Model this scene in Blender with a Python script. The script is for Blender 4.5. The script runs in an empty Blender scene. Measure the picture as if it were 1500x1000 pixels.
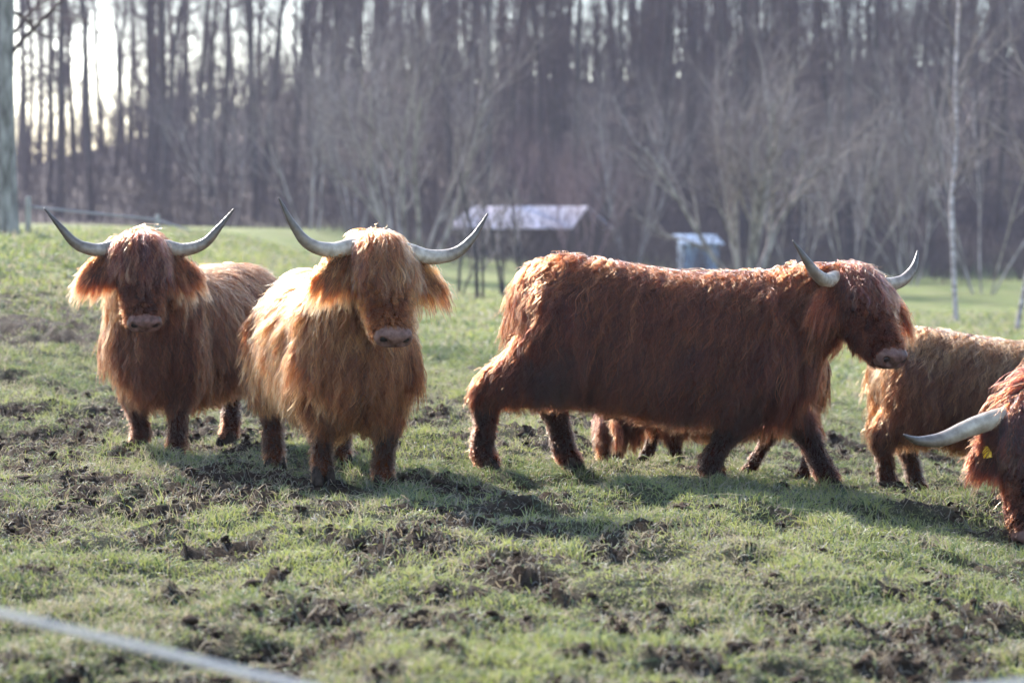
import bpy, math, random
import numpy as np
from mathutils import Vector, Matrix
from mathutils.bvhtree import BVHTree
from mathutils.kdtree import KDTree

R = math.radians
sc = bpy.context.scene
COL = sc.collection

# ------------------------------------------------------------------ camera
CAM_H = 1.40
FPX = 3541.0                 # focal length in photo pixels (1500 wide)
cam_d = bpy.data.cameras.new('camera')
cam = bpy.data.objects.new('camera', cam_d); COL.objects.link(cam)
cam.location = (0, 0, CAM_H)
cam.rotation_euler = (R(90 - 2.75), 0, 0)
cam_d.lens = 85.0; cam_d.sensor_width = 36.0
cam_d.clip_start = 0.1; cam_d.clip_end = 3000
cam_d.dof.use_dof = True
cam_d.dof.focus_distance = 12.8
cam_d.dof.aperture_fstop = 2.4
cam_d.dof.aperture_blades = 0
sc.camera = cam

# ------------------------------------------------------------------ sky, sun, exposure
SUN_EL = R(33); SUN_AZ = R(-31)          # azimuth from +Y, negative = to the left
sv = Vector((math.sin(SUN_AZ) * math.cos(SUN_EL), math.cos(SUN_AZ) * math.cos(SUN_EL), math.sin(SUN_EL)))
world = bpy.data.worlds.new('World'); sc.world = world; world.use_nodes = True
wn = world.node_tree
sky = wn.nodes.new('ShaderNodeTexSky'); sky.sky_type = 'NISHITA'; sky.sun_disc = False
sky.sun_elevation = SUN_EL; sky.sun_rotation = SUN_AZ
sky.air_density = 1.0; sky.dust_density = 0.8; sky.ozone_density = 1.7
bg = wn.nodes['Background']; bg.inputs['Strength'].default_value = 0.15
wn.links.new(sky.outputs[0], bg.inputs['Color'])
sun_d = bpy.data.lights.new('sun', 'SUN'); sun_d.energy = 3.6; sun_d.angle = R(1.0)
sun_d.color = (1.0, 0.94, 0.87)
sun = bpy.data.objects.new('sun', sun_d); COL.objects.link(sun)
sun.rotation_euler = sv.to_track_quat('Z', 'Y').to_euler()
sun.location = sv * 50
sc.view_settings.view_transform = 'Standard'
sc.view_settings.look = 'None'
sc.view_settings.exposure = 1.95
sc.view_settings.gamma = 1.0
sc.view_settings.use_curve_mapping = False
sc.render.engine = 'CYCLES'
cy = sc.cycles
cy.use_denoising = True
cy.use_adaptive_sampling = True
cy.adaptive_threshold = 0.02
cy.max_bounces = 10; cy.diffuse_bounces = 3; cy.glossy_bounces = 3
cy.transmission_bounces = 8; cy.transparent_max_bounces = 8; cy.volume_bounces = 1
cy.sample_clamp_indirect = 6.0
cy.caustics_reflective = False; cy.caustics_refractive = False
try:
    sc.cycles_curves.shape = 'RIBBONS'; sc.cycles_curves.subdivisions = 2
except Exception:
    pass

# ------------------------------------------------------------------ helpers
def sstep(a, b, x):
    t = np.clip((x - a) / (b - a), 0, 1)
    return t * t * (3 - 2 * t)

_tabs = {}
def vnoise(x, y, seed=0):
    if seed not in _tabs:
        _tabs[seed] = np.random.RandomState(1000 + seed).rand(256, 256)
    T = _tabs[seed]
    x = np.asarray(x, float); y = np.asarray(y, float)
    xi = np.floor(x).astype(int); yi = np.floor(y).astype(int)
    fx = x - xi; fy = y - yi
    fx = fx * fx * (3 - 2 * fx); fy = fy * fy * (3 - 2 * fy)
    a = T[xi & 255, yi & 255]; b = T[(xi + 1) & 255, yi & 255]
    c = T[xi & 255, (yi + 1) & 255]; d = T[(xi + 1) & 255, (yi + 1) & 255]
    return (a * (1 - fx) + b * fx) * (1 - fy) + (c * (1 - fx) + d * fx) * fy

def fbm(x, y, seed=0, oct=4, gain=0.5):
    s = 0; a = 1; t = 0
    for o in range(oct):
        s = s + a * vnoise(x * 2 ** o + 17.3 * o, y * 2 ** o + 9.1 * o, seed + o); t += a; a *= gain
    return s / t

def props(o, label=None, cat=None, group=None, kind=None):
    if label: o['label'] = label
    if cat: o['category'] = cat
    if group: o['group'] = group
    if kind: o['kind'] = kind
    return o

def mesh_obj(name, verts, faces, mat=None, parent=None, smooth=False):
    me = bpy.data.meshes.new(name)
    me.from_pydata([tuple(v) for v in verts], [], [tuple(f) for f in faces])
    if smooth:
        me.polygons.foreach_set('use_smooth', [True] * len(me.polygons))
    me.update()
    if mat: me.materials.append(mat)
    o = bpy.data.objects.new(name, me); COL.objects.link(o)
    if parent: o.parent = parent
    return o

def fast_mesh(name, V, F, mat=None, parent=None, smooth=False):
    """V (n,3), F (m,k) arrays, all faces with k corners"""
    me = bpy.data.meshes.new(name)
    k = F.shape[1]
    me.vertices.add(len(V)); me.vertices.foreach_set('co', np.asarray(V, np.float32).ravel())
    me.loops.add(F.size); me.loops.foreach_set('vertex_index', np.asarray(F, np.int32).ravel())
    me.polygons.add(len(F))
    me.polygons.foreach_set('loop_start', np.arange(0, F.size, k, dtype=np.int32))
    if smooth: me.polygons.foreach_set('use_smooth', np.ones(len(F), bool))
    me.update(calc_edges=True)
    if mat: me.materials.append(mat)
    o = bpy.data.objects.new(name, me); COL.objects.link(o)
    if parent: o.parent = parent
    return o

def empty(name, loc=(0, 0, 0), rot=(0, 0, 0), scale=1.0):
    o = bpy.data.objects.new(name, None); COL.objects.link(o)
    o.location = loc; o.rotation_euler = rot; o.scale = (scale,) * 3
    o.empty_display_size = 0.2
    return o

def curves_obj(name, P, rad, tint, mat, parent=None):
    """P (N,K,3) points, rad (N,K) or (K,), tint (N,3)"""
    N, K = P.shape[:2]
    cu = bpy.data.hair_curves.new(name)
    cu.add_curves([K] * N)
    cu.attributes['position'].data.foreach_set('vector', np.ascontiguousarray(P, np.float32).ravel())
    ra = cu.attributes.get('radius') or cu.attributes.new('radius', 'FLOAT', 'POINT')
    ra.data.foreach_set('value', np.ascontiguousarray(np.broadcast_to(rad, (N, K)), np.float32).ravel())
    ta = cu.attributes.new('tint', 'FLOAT_COLOR', 'CURVE')
    c = np.ones((N, 4), np.float32); c[:, :3] = tint
    ta.data.foreach_set('color', c.ravel())
    cu.materials.append(mat)
    o = bpy.data.objects.new(name, cu); COL.objects.link(o)
    if parent: o.parent = parent
    return o

def tube_arrays(pts, rad, sides):
    pts = np.asarray(pts, float); rad = np.asarray(rad, float); n = len(pts)
    t = np.gradient(pts, axis=0); t /= np.linalg.norm(t, axis=1, keepdims=True) + 1e-9
    ref = np.array([0.0, 0, 1]) if abs(t[0, 2]) < 0.8 else np.array([1.0, 0, 0])
    u = np.cross(t, ref); u /= np.linalg.norm(u, axis=1, keepdims=True) + 1e-9
    v = np.cross(t, u)
    a = np.linspace(0, 2 * np.pi, sides, endpoint=False)
    V = pts[:, None] + rad[:, None, None] * (np.cos(a)[None, :, None] * u[:, None] + np.sin(a)[None, :, None] * v[:, None])
    i = np.arange(n - 1)[:, None] * sides; j = np.arange(sides)[None]; j2 = (j + 1) % sides
    F = np.stack([i + j, i + j2, i + sides + j2, i + sides + j], -1).reshape(-1, 4)
    return V.reshape(-1, 3), F

def tubes_obj(name, paths, mat, parent=None):
    Vs, Fs, off = [], [], 0
    for pts, rad, sides in paths:
        V, F = tube_arrays(pts, rad, sides)
        Vs.append(V); Fs.append(F + off); off += len(V)
    return fast_mesh(name, np.concatenate(Vs), np.concatenate(Fs), mat, parent, True)

# ------------------------------------------------------------------ materials
def new_mat(name):
    m = bpy.data.materials.new(name); m.use_nodes = True
    nt = m.node_tree; nt.nodes.clear()
    out = nt.nodes.new('ShaderNodeOutputMaterial')
    return m, nt, out

def noise_mat(name, c1, c2, scale=8.0, rough=0.85, spec=0.3, bump=0.0, stretch=(1, 1, 1), detail=6, lo=0.35, hi=0.65, c3=None):
    m, nt, out = new_mat(name)
    L = nt.links.new
    p = nt.nodes.new('ShaderNodeBsdfPrincipled')
    tc = nt.nodes.new('ShaderNodeTexCoord'); mp = nt.nodes.new('ShaderNodeMapping')
    mp.inputs['Scale'].default_value = stretch
    nz = nt.nodes.new('ShaderNodeTexNoise'); nz.inputs['Scale'].default_value = scale; nz.inputs['Detail'].default_value = detail
    cr = nt.nodes.new('ShaderNodeValToRGB')
    e = cr.color_ramp.elements
    e[0].position = lo; e[1].position = hi
    e[0].color = (*c1, 1); e[1].color = (*c2, 1)
    if c3:
        q = cr.color_ramp.elements.new(min(0.97, hi + 0.12)); q.color = (*c3, 1)
    L(tc.outputs['Object'], mp.inputs['Vector']); L(mp.outputs[0], nz.inputs['Vector'])
    L(nz.outputs['Fac'], cr.inputs[0]); L(cr.outputs[0], p.inputs['Base Color'])
    p.inputs['Roughness'].default_value = rough
    p.inputs['Specular IOR Level'].default_value = spec
    if bump:
        b = nt.nodes.new('ShaderNodeBump'); b.inputs['Strength'].default_value = bump; b.inputs['Distance'].default_value = 0.02
        L(nz.outputs['Fac'], b.inputs['Height']); L(b.outputs[0], p.inputs['Normal'])
    L(p.outputs[0], out.inputs[0])
    return m

def hair_mat(name, rough=0.26, radial=0.35, simple=False):
    m, nt, out = new_mat(name)
    at = nt.nodes.new('ShaderNodeAttribute'); at.attribute_name = 'tint'
    h = nt.nodes.new('ShaderNodeBsdfHairPrincipled')
    h.model = 'CHIANG'; h.parametrization = 'COLOR'
    h.inputs['Roughness'].default_value = rough
    h.inputs['Radial Roughness'].default_value = radial
    h.inputs['IOR'].default_value = 1.33
    h.inputs['Random Roughness'].default_value = 0.2
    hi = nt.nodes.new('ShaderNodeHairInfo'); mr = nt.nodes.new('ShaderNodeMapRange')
    mr.inputs['To Min'].default_value = 0.85; mr.inputs['To Max'].default_value = 1.18      # roots darkened to paint in shade between locks, tips bleached by weather
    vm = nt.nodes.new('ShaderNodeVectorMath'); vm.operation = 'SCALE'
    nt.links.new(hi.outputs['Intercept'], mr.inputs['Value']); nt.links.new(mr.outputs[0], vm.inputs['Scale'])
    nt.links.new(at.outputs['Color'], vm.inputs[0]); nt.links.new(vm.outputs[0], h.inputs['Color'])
    nt.links.new(h.outputs[0], out.inputs[0])
    return m

def blade_mat(name, trans=0.58):
    m, nt, out = new_mat(name); L = nt.links.new
    at = nt.nodes.new('ShaderNodeAttribute'); at.attribute_name = 'tint'
    d = nt.nodes.new('ShaderNodeBsdfDiffuse'); t = nt.nodes.new('ShaderNodeBsdfTranslucent')
    g = nt.nodes.new('ShaderNodeBsdfGlossy'); g.inputs['Roughness'].default_value = 0.35
    g.inputs['Color'].default_value = (0.9, 0.95, 1, 1)
    mx = nt.nodes.new('ShaderNodeMixShader'); mx.inputs[0].default_value = trans
    mg = nt.nodes.new('ShaderNodeMixShader'); mg.inputs[0].default_value = 0.06
    L(at.outputs['Color'], d.inputs[0]); L(at.outputs['Color'], t.inputs[0])
    L(d.outputs[0], mx.inputs[1]); L(t.outputs[0], mx.inputs[2])
    L(mx.outputs[0], mg.inputs[1]); L(g.outputs[0], mg.inputs[2]); L(mg.outputs[0], out.inputs[0])
    return m

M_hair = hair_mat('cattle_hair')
M_grass = blade_mat('grass_blade')
M_skin = noise_mat('hide', (0.06, 0.022, 0.010), (0.10, 0.04, 0.018), 14, 0.9, 0.1)
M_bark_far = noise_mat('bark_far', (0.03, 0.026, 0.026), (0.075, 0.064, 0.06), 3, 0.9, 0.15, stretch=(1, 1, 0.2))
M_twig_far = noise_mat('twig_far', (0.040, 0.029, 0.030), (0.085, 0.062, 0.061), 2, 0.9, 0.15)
M_bark_mid = noise_mat('bark_mid', (0.11, 0.092, 0.085), (0.34, 0.295, 0.27), 5, 0.85, 0.08, stretch=(1, 1, 0.3))
M_twig_mid = noise_mat('twig_mid', (0.10, 0.077, 0.073), (0.30, 0.245, 0.23), 3, 0.85, 0.08)
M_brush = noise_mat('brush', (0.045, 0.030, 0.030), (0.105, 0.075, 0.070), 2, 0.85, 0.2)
M_twig_red = noise_mat('twig_red', (0.14, 0.085, 0.085), (0.30, 0.20, 0.195), 3, 0.85, 0.08)
M_birch = noise_mat('bark_birch', (0.15, 0.115, 0.11), (0.50, 0.42, 0.40), 6, 0.7, 0.4, stretch=(1, 1, 2.5))

# ------------------------------------------------------------------ terrain
def macro(x, y):
    x = np.asarray(x, float); y = np.asarray(y, float)
    z = 1.22 * sstep(0.3, 7.5, -x - 0.012 * y) * sstep(13.5, 30, y)          # bank on the left
    z = z - 0.11 * np.log1p(np.exp((np.clip(x, -50, 8) - 1.0) * 3)) / 3 * (1 - 0.6 * sstep(25, 60, y))
    z = z - 0.45 * sstep(40, 62, y) * sstep(-9, 2, x)
    z = z - 0.10 * sstep(13.7, 15.0, y) * sstep(0.2, 1.3, x)
    ridge = np.interp(x * 190 / np.maximum(y, 60), [-80, -40, -28, -23, -13, 13, 40, 90], [3.6, 4.6, 7.0, 8.4, 12.0, 14.0, 15.6, 17])
    hill = sstep(112, 195, y) * ridge + sstep(195, 330, y) * 1.0
    hill = hill * 1.0
    z = z + hill + (fbm(x * 0.05, y * 0.05, 40, 3) - 0.5) * 1.2 * sstep(60, 140, y)
    return z

def mud_mask(x, y):
    n = fbm(x * 0.55, y * 0.42, 3, 4, 0.55)
    n2 = fbm(x * 5.2, y * 3.9, 11, 4, 0.6)
    n = 0.66 * n; n2 = 1.44 * n2
    m = sstep(0.522, 0.622, 0.55 * n + 0.45 * n2)
    # trodden area by the first two animals and along the walking line
    for (cx, cy_, rx, ry, s) in ((-3.0, 15.4, 1.3, 1.0, 0.20), (-1.6, 13.2, 1.5, 0.7, 0.10), (-2.2, 12.2, 1.2, 0.8, 0.06), (-4.9, 23, 0.9, 2.0, 0.22),
                                (1.3, 8.3, 1.6, 1.0, 0.06), (2.3, 9.6, 1.0, 1.2, 0.06), (-0.6, 8.2, 1.3, 0.8, 0.04),
                                (2.6, 11.9, 0.4, 0.5, 0.1), (0.3, 18.5, 2.2, 1.4, 0.10), (-0.9, 18, 1.0, 2.0, 0.12)):
        g = np.exp(-((x - cx) / rx) ** 2 - ((y - cy_) / ry) ** 2)
        m = np.maximum(m, sstep(0.522, 0.622, 0.55 * n + 0.45 * n2 + s * g * 0.6))
    return m * (1 - sstep(24, 40, y) * 0.75)

def detail(x, y):
    near = 1 - sstep(26, 45, y)
    b = (fbm(x * 0.9, y * 0.9, 20, 3) - 0.5) * 0.16 + (fbm(x * 3.2, y * 3.2, 24, 3) - 0.5) * 0.17
    m = mud_mask(x, y)
    c = np.abs(fbm(x * 10.0, y * 10.0, 29, 3, 0.65) - 0.5)
    c2 = np.abs(fbm(x * 19.0, y * 19.0, 35, 2, 0.6) - 0.5)
    b = b + m * (c * 0.22 + c2 * 0.10 - 0.045) * 0.85
    return b * near

def G(x, y):
    return macro(x, y) + detail(x, y)

def graded(lo, hi, f0, f1, step, grow):
    c = list(np.arange(f0, f1 + 1e-6, step)); s = step
    while c[-1] < hi: s *= grow; c.append(c[-1] + s)
    s = step
    while c[0] > lo: s *= grow; c.insert(0, c[0] - s)
    return np.array(c)

def build_ground():
    xs = graded(-260, 260, -4.6, 4.6, 0.035, 1.09); ys = graded(-8, 620, 5.6, 18.0, 0.04, 1.05)
    X, Y = np.meshgrid(xs, ys)
    Z = G(X, Y)
    V = np.stack([X, Y, Z], -1).reshape(-1, 3)
    nx, ny = len(xs), len(ys)
    i = (np.arange(ny - 1)[:, None] * nx + np.arange(nx - 1)[None]).ravel()
    F = np.stack([i, i + 1, i + nx + 1, i + nx], -1)
    m, nt, out = new_mat('pasture_ground'); L = nt.links.new
    p = nt.nodes.new('ShaderNodeBsdfPrincipled'); p.inputs['Roughness'].default_value = 0.9; p.inputs['Specular IOR Level'].default_value = 0.10
    tc = nt.nodes.new('ShaderNodeTexCoord')
    def nz(scale, det=5, rough=0.6):
        n = nt.nodes.new('ShaderNodeTexNoise'); n.inputs['Scale'].default_value = scale; n.inputs['Detail'].default_value = det
        n.inputs['Roughness'].default_value = rough; L(tc.outputs['Object'], n.inputs['Vector']); return n
    def ramp(src, stops):
        r = nt.nodes.new('ShaderNodeValToRGB'); e = r.color_ramp.elements
        e[0].position, e[0].color = stops[0][0], (*stops[0][1], 1); e[1].position, e[1].color = stops[-1][0], (*stops[-1][1], 1)
        for pos, c in stops[1:-1]:
            q = e.new(pos); q.color = (*c, 1)
        L(src, r.inputs[0]); return r
    def mix(f, a, b):
        x = nt.nodes.new('ShaderNodeMix'); x.data_type = 'RGBA'; L(f, x.inputs[0]); L(a, x.inputs[6]); L(b, x.inputs[7]); return x.outputs[2]
    def attr(n):
        a = nt.nodes.new('ShaderNodeAttribute'); a.attribute_name = n; return a.outputs['Fac']
    n1 = nz(14, 6); n2 = nz(0.9, 5); n3 = nz(45, 4)
    soil = ramp(n1.outputs['Fac'], [(0.3, (0.015, 0.0095, 0.006)), (0.55, (0.042, 0.028, 0.018)), (0.78, (0.10, 0.07, 0.046))])
    turf = ramp(n3.outputs['Fac'], [(0.3, (0.022, 0.020, 0.010)), (0.5, (0.05, 0.048, 0.022)), (0.7, (0.12, 0.105, 0.055))])
    far = ramp(n2.outputs['Fac'], [(0.3, (0.085, 0.115, 0.028)), (0.5, (0.13, 0.155, 0.045)), (0.68, (0.21, 0.19, 0.09))])
    n4 = nz(0.6, 8)
    litter = ramp(n4.outputs['Fac'], [(0.3, (0.028, 0.021, 0.020)), (0.55, (0.060, 0.042, 0.038)), (0.75, (0.10, 0.075, 0.062))])
    c = mix(attr('far'), turf.outputs[0], far.outputs[0])
    c = mix(attr('mud'), c, soil.outputs[0])
    c = mix(attr('wood'), c, litter.outputs[0])
    L(c, p.inputs['Base Color'])
    b = nt.nodes.new('ShaderNodeBump'); b.inputs['Strength'].default_value = 0.9; b.inputs['Distance'].default_value = 0.03
    nb = nz(30, 6, 0.7); L(nb.outputs['Fac'], b.inputs['Height']); L(b.outputs[0], p.inputs['Normal'])
    L(p.outputs[0], out.inputs[0])
    o = fast_mesh('ground', V, F, m, None, True)
    x, y = V[:, 0], V[:, 1]
    for nm, val in (('mud', mud_mask(x, y)), ('far', sstep(20, 32, y)), ('wood', sstep(108, 124, y + 10 * (fbm(x * 0.1, y * 0.1, 50, 3) - 0.5)))):
        a = o.data.attributes.new(nm, 'FLOAT', 'POINT'); a.data.foreach_set('value', np.asarray(val, np.float32))
    props(o, 'grassy muddy pasture rising into a wooded slope', 'ground', kind='structure')
    return o
build_ground()

# ------------------------------------------------------------------ cattle
def V3(*a): return np.array(a, float)

def rings_mesh(sec, sides=20):
    """sec: list of (center(3), axis_u(3), axis_v(3)) half axes -> closed mesh"""
    a = np.linspace(0, 2 * np.pi, sides, endpoint=False)
    V = []
    for c, u, v in sec:
        V.append(np.asarray(c)[None] + np.cos(a)[:, None] * np.asarray(u)[None] + np.sin(a)[:, None] * np.asarray(v)[None])
    V = np.concatenate(V); n = len(sec); F = []
    for i in range(n - 1):
        for j in range(sides):
            j2 = (j + 1) % sides
            F.append((i * sides + j, i * sides + j2, (i + 1) * sides + j2, (i + 1) * sides + j))
    F.append(tuple(range(sides))[::-1]); F.append(tuple(range((n - 1) * sides, n * sides)))
    return V, F

def chain_mesh(pts, rads, sides=14, flat=None, sub=5):
    """smooth tapered tube through joints, round caps"""
    P = np.array(pts, float); r = np.array(rads, float)
    n = len(P)
    t = np.linspace(0, n - 1, (n - 1) * sub + 1)
    def cat(A, tt):
        i = np.clip(np.floor(tt).astype(int), 0, n - 2); f = (tt - i)
        if A.ndim == 2: f = f[:, None]
        p0 = A[np.clip(i - 1, 0, n - 1)]; p1 = A[i]; p2 = A[i + 1]; p3 = A[np.clip(i + 2, 0, n - 1)]
        return 0.5 * (2 * p1 + (p2 - p0) * f + (2 * p0 - 5 * p1 + 4 * p2 - p3) * f ** 2 + (3 * p1 - p0 - 3 * p2 + p3) * f ** 3)
    Q = cat(P, t); q = np.maximum(cat(r, t), 0.004)
    tg = np.gradient(Q, axis=0); tg /= np.linalg.norm(tg, axis=1, keepdims=True)
    # caps
    Q = np.concatenate([[Q[0] - tg[0] * q[0] * 0.8], [Q[0] - tg[0] * q[0] * 0.45], Q, [Q[-1] + tg[-1] * q[-1] * 0.45], [Q[-1] + tg[-1] * q[-1] * 0.8]])
    tg = np.concatenate([[tg[0]] * 2, tg, [tg[-1]] * 2])
    q = np.concatenate([[q[0] * 0.45, q[0] * 0.85], q, [q[-1] * 0.85, q[-1] * 0.45]])
    u = V3(0, 1, 0) if abs(tg[0][1]) < 0.8 else V3(1, 0, 0)
    sec = []
    for c, d, rr in zip(Q, tg, q):
        u = u - d * (u @ d)
        u /= np.linalg.norm(u); v = np.cross(d, u)
        sec.append((c, u * rr, v * rr))
    return rings_mesh(sec, sides)

def hash_noise3(P, seed, f):
    """smooth pseudo noise on 3d points, -1..1, 3 channels"""
    rng = np.random.RandomState(seed)
    out = np.zeros((len(P), 3))
    for k in range(6):
        w = rng.normal(size=(3, 3)) * f * (0.6 + 0.35 * k)
        ph = rng.rand(3) * 6.28
        out += np.sin(P @ w + ph) / (1 + 0.35 * k)
    return out / 3.0

class Cow:
    def __init__(s, name, label, loc, heading, scale, poll, hyaw, hpitch, hroll, legs, horns, color, seed, pitch=0.0,
                 n_hair=42000, horn=True, sex='cow', mud=1.0, front_only=False, light=None, hlen=1.0, flock=1.0, earlen=0.20, palef=1.0, hgain=0.95, spots=(), earfac=2.1, group='highland cattle on the pasture'):
        s.rng = np.random.RandomState(seed); s.seed = seed
        x, y = loc
        s.root = empty(name, (x, y, float(macro(x, y))), (0, R(pitch), R(heading)), scale)
        props(s.root, label, 'cow' if sex == 'cow' else 'calf', group)
        s.M = Matrix.Translation(s.root.location) @ s.root.rotation_euler.to_matrix().to_4x4() @ Matrix.Scale(scale, 4)
        s.Mi = s.M.inverted(); s.scale = scale
        s.color = np.array(color) * V3(0.84, 0.66, 0.52); s.light = np.array(light if light is not None else color) * V3(0.74, 0.61, 0.49); s.mudamt = mud; s.hlen = hlen
        s.n_hair = n_hair; s.flock = flock; s.earfac = earfac; s.spots = spots; s.hgain = hgain; s.palef = palef; s.earlen = earlen
        # head frame: local x = nose direction, y = left, z = brow normal
        s.poll = V3(*poll)
        Ry = Matrix.Rotation(R(hyaw), 3, 'Z'); Rp = Matrix.Rotation(R(hpitch), 3, 'Y'); Rr = Matrix.Rotation(R(hroll), 3, 'X')
        s.H = np.array(Ry @ Rp @ Matrix.Rotation(R(hroll), 3, 'X'))
        s.N = np.array(Ry @ Matrix.Rotation(R(hpitch - 60), 3, 'Y') @ Rr)     # frame of horns and ears at rest
        s.legs = legs; s.horns = horns
        s.skin = noise_mat('hide', tuple(s.color * 0.35), tuple(s.color * 0.6), 14, 0.9, 0.1)
        s.build_body()
        s.build_hair()
        s.build_parts(horn)

    def hp(s, p): return s.poll + s.H @ np.asarray(p, float)
    def np_(s, p): return s.poll + s.N @ np.asarray(p, float)

    def ground_local(s, x, y):
        w = s.M @ Vector((x, y, 0.0))
        z = float(G(w.x, w.y))
        return s.Mi @ Vector((w.x, w.y, z))

    def build_body(s):
        parts = []; s.tags = []      # tags: (kind, center, radius)
        def tag(kind, pts, rads, n=6):
            for i in range(len(pts) - 1):
                for k in range(n):
                    f = k / n
                    s.tags.append((kind, np.asarray(pts[i]) * (1 - f) + np.asarray(pts[i + 1]) * f, rads[i] * (1 - f) + rads[i + 1] * f))
            s.tags.append((kind, np.asarray(pts[-1]), rads[-1]))
        # torso
        tor = [(-0.79, 0.92, 0.05, 0.06), (-0.77, 0.91, 0.14, 0.13), (-0.70, 0.87, 0.23, 0.22), (-0.57, 0.835, 0.305, 0.295), (-0.38, 0.80, 0.345, 0.325),
               (-0.15, 0.758, 0.367, 0.355), (0.12, 0.735, 0.372, 0.365), (0.34, 0.745, 0.388, 0.34), (0.50, 0.765, 0.385, 0.305), (0.64, 0.765, 0.325, 0.265),
               (0.76, 0.75, 0.23, 0.19), (0.83, 0.74, 0.10, 0.09)]
        parts.append(rings_mesh([((x, 0, zc), (0, hy, 0), (0, 0, hz)) for x, zc, hz, hy in tor], 28))
        for x, zc, hz, hy in tor: s.tags.append(('torso', V3(x, 0, zc), (hz + hy) / 2))
        # haunches and shoulders
        for sy in (1, -1):
            parts.append(chain_mesh([(-0.62, 0.14 * sy, 0.90), (-0.55, 0.19 * sy, 0.72)], [0.15, 0.15]))
            parts.append(chain_mesh([(0.50, 0.16 * sy, 0.95), (0.56, 0.20 * sy, 0.68)], [0.13, 0.14]))
        # neck, with dewlap
        nb = V3(0.54, 0, 0.84); ne = s.hp((-0.03, 0, -0.06))
        nm = nb * 0.5 + ne * 0.5 + V3(0, 0, 0.03)
        parts.append(chain_mesh([nb, nm, ne], [0.27, 0.215, 0.155], 18)); tag('neck', [nb, nm, ne], [0.27, 0.215, 0.155])
        dw = nm + V3(0.0, 0, -0.16)
        parts.append(chain_mesh([(0.68, 0, 0.62), dw, s.hp((0.10, 0, -0.12))], [0.10, 0.10, 0.07])); tag('neck', [V3(0.68, 0, 0.62), dw], [0.1, 0.1])
        # head
        hd = [(-0.10, 0.0, 0.06, 0.09), (-0.06, 0.0, 0.10, 0.13), (0.02, -0.005, 0.125, 0.15), (0.12, -0.012, 0.132, 0.148), (0.22, -0.018, 0.122, 0.128),
              (0.32, -0.022, 0.104, 0.108), (0.40, -0.024, 0.094, 0.106), (0.46, -0.025, 0.082, 0.100), (0.50, -0.03, 0.045, 0.055)]
        parts.append(rings_mesh([(s.hp((x, 0, z)), s.H @ V3(0, hy, 0), s.H @ V3(0, 0, hz)) for x, z, hz, hy in hd], 24))
        for x, z, hz, hy in hd: s.tags.append(('head', s.hp((x, 0, z)), (hz + hy) / 2))
        for sy in (1, -1):     # brow ridges
            parts.append(chain_mesh([s.hp((0.10, 0.10 * sy, 0.07)), s.hp((0.17, 0.105 * sy, 0.05))], [0.045, 0.04]))
        # legs
        s.hoofs = []
        for key in ('fl', 'fr', 'hl', 'hr'):
            sy = 1 if key[1] == 'l' else -1
            L = s.legs[key]; fx, fy = L[0], L[1]
            lift = L[2] if len(L) > 2 else 0.0
            g = s.ground_local(fx, fy); gz = g.z + lift
            if key[0] == 'f':
                S = V3(0.52, 0.17 * sy, 0.78); Ft = V3(fx, fy, gz)
                el = V3(0.46 + 0.25 * (fx - 0.48), 0.19 * sy, 0.60)
                kn = V3(0.5 * el[0] + 0.5 * fx + 0.035, 0.45 * el[1] + 0.55 * fy, 0.33 + 0.4 * gz)
                fe = V3(fx - 0.015, fy, gz + 0.105)
                hf = V3(fx + 0.03, fy, gz + 0.05)
                pts, rr = [S, el, kn, (kn + fe) / 2, fe, hf], [0.15, 0.125, 0.072, 0.052, 0.056, 0.052]
                tg_ = 'fore'
            else:
                S = V3(-0.55, 0.16 * sy, 0.82)
                kx = (fx + 0.62)
                st = V3(-0.44 + 0.30 * kx, 0.20 * sy, 0.60)
                hk = V3(-0.70 + 0.72 * kx, 0.5 * 0.2 * sy + 0.5 * fy, 0.41 + 0.35 * gz + 0.10 * abs(min(kx, 0)))
                fe = V3(fx - 0.02, fy, gz + 0.105)
                hf = V3(fx + 0.03, fy, gz + 0.05)
                pts, rr = [S, st, hk, (hk + fe) / 2, fe, hf], [0.20, 0.175, 0.080, 0.056, 0.058, 0.053]
                tg_ = 'hind'
                hm = V3(-0.60, 0.15 * sy, 0.80); md = (hm + hk) / 2 + V3(0.05, 0, -0.02)
                parts.append(chain_mesh([hm, md, hk + V3(0, 0, 0.02)], [0.14, 0.105, 0.072])); tag('hind', [hm, md, hk], [0.14, 0.105, 0.072])
            parts.append(chain_mesh(pts, rr)); tag(tg_, pts, rr)
            s.hoofs.append((V3(fx + 0.03, fy, gz), tg_, lift))
        # tail
        tl = [V3(-0.72, 0, 1.06), V3(-0.79, 0.01, 0.97), V3(-0.80, 0.015, 0.78), V3(-0.74, 0.02, 0.58)]
        parts.append(chain_mesh(tl, [0.04, 0.035, 0.028, 0.022], 10)); tag('tail', tl, [0.04, 0.035, 0.028, 0.022])
        # join + voxel remesh into one continuous skin
        Vs, Fs, off = [], [], 0
        for V, F in parts:
            Vs.append(V); Fs += [tuple(i + off for i in f) for f in F]; off += len(V)
        o = mesh_obj('body', np.concatenate(Vs), Fs)
        m = o.modifiers.new('r', 'REMESH'); m.mode = 'VOXEL'; m.voxel_size = 0.024; m.use_smooth_shade = True
        m2 = o.modifiers.new('s', 'SMOOTH'); m2.factor = 0.5; m2.iterations = 5
        dg = bpy.context.evaluated_depsgraph_get()
        me = bpy.data.meshes.new_from_object(o.evaluated_get(dg))
        old = o.data; o.modifiers.clear(); o.data = me; bpy.data.meshes.remove(old)
        me.materials.append(s.skin)
        me.polygons.foreach_set('use_smooth', [True] * len(me.polygons))
        o.parent = s.root; s.body = o
        me.calc_loop_triangles()
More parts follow.
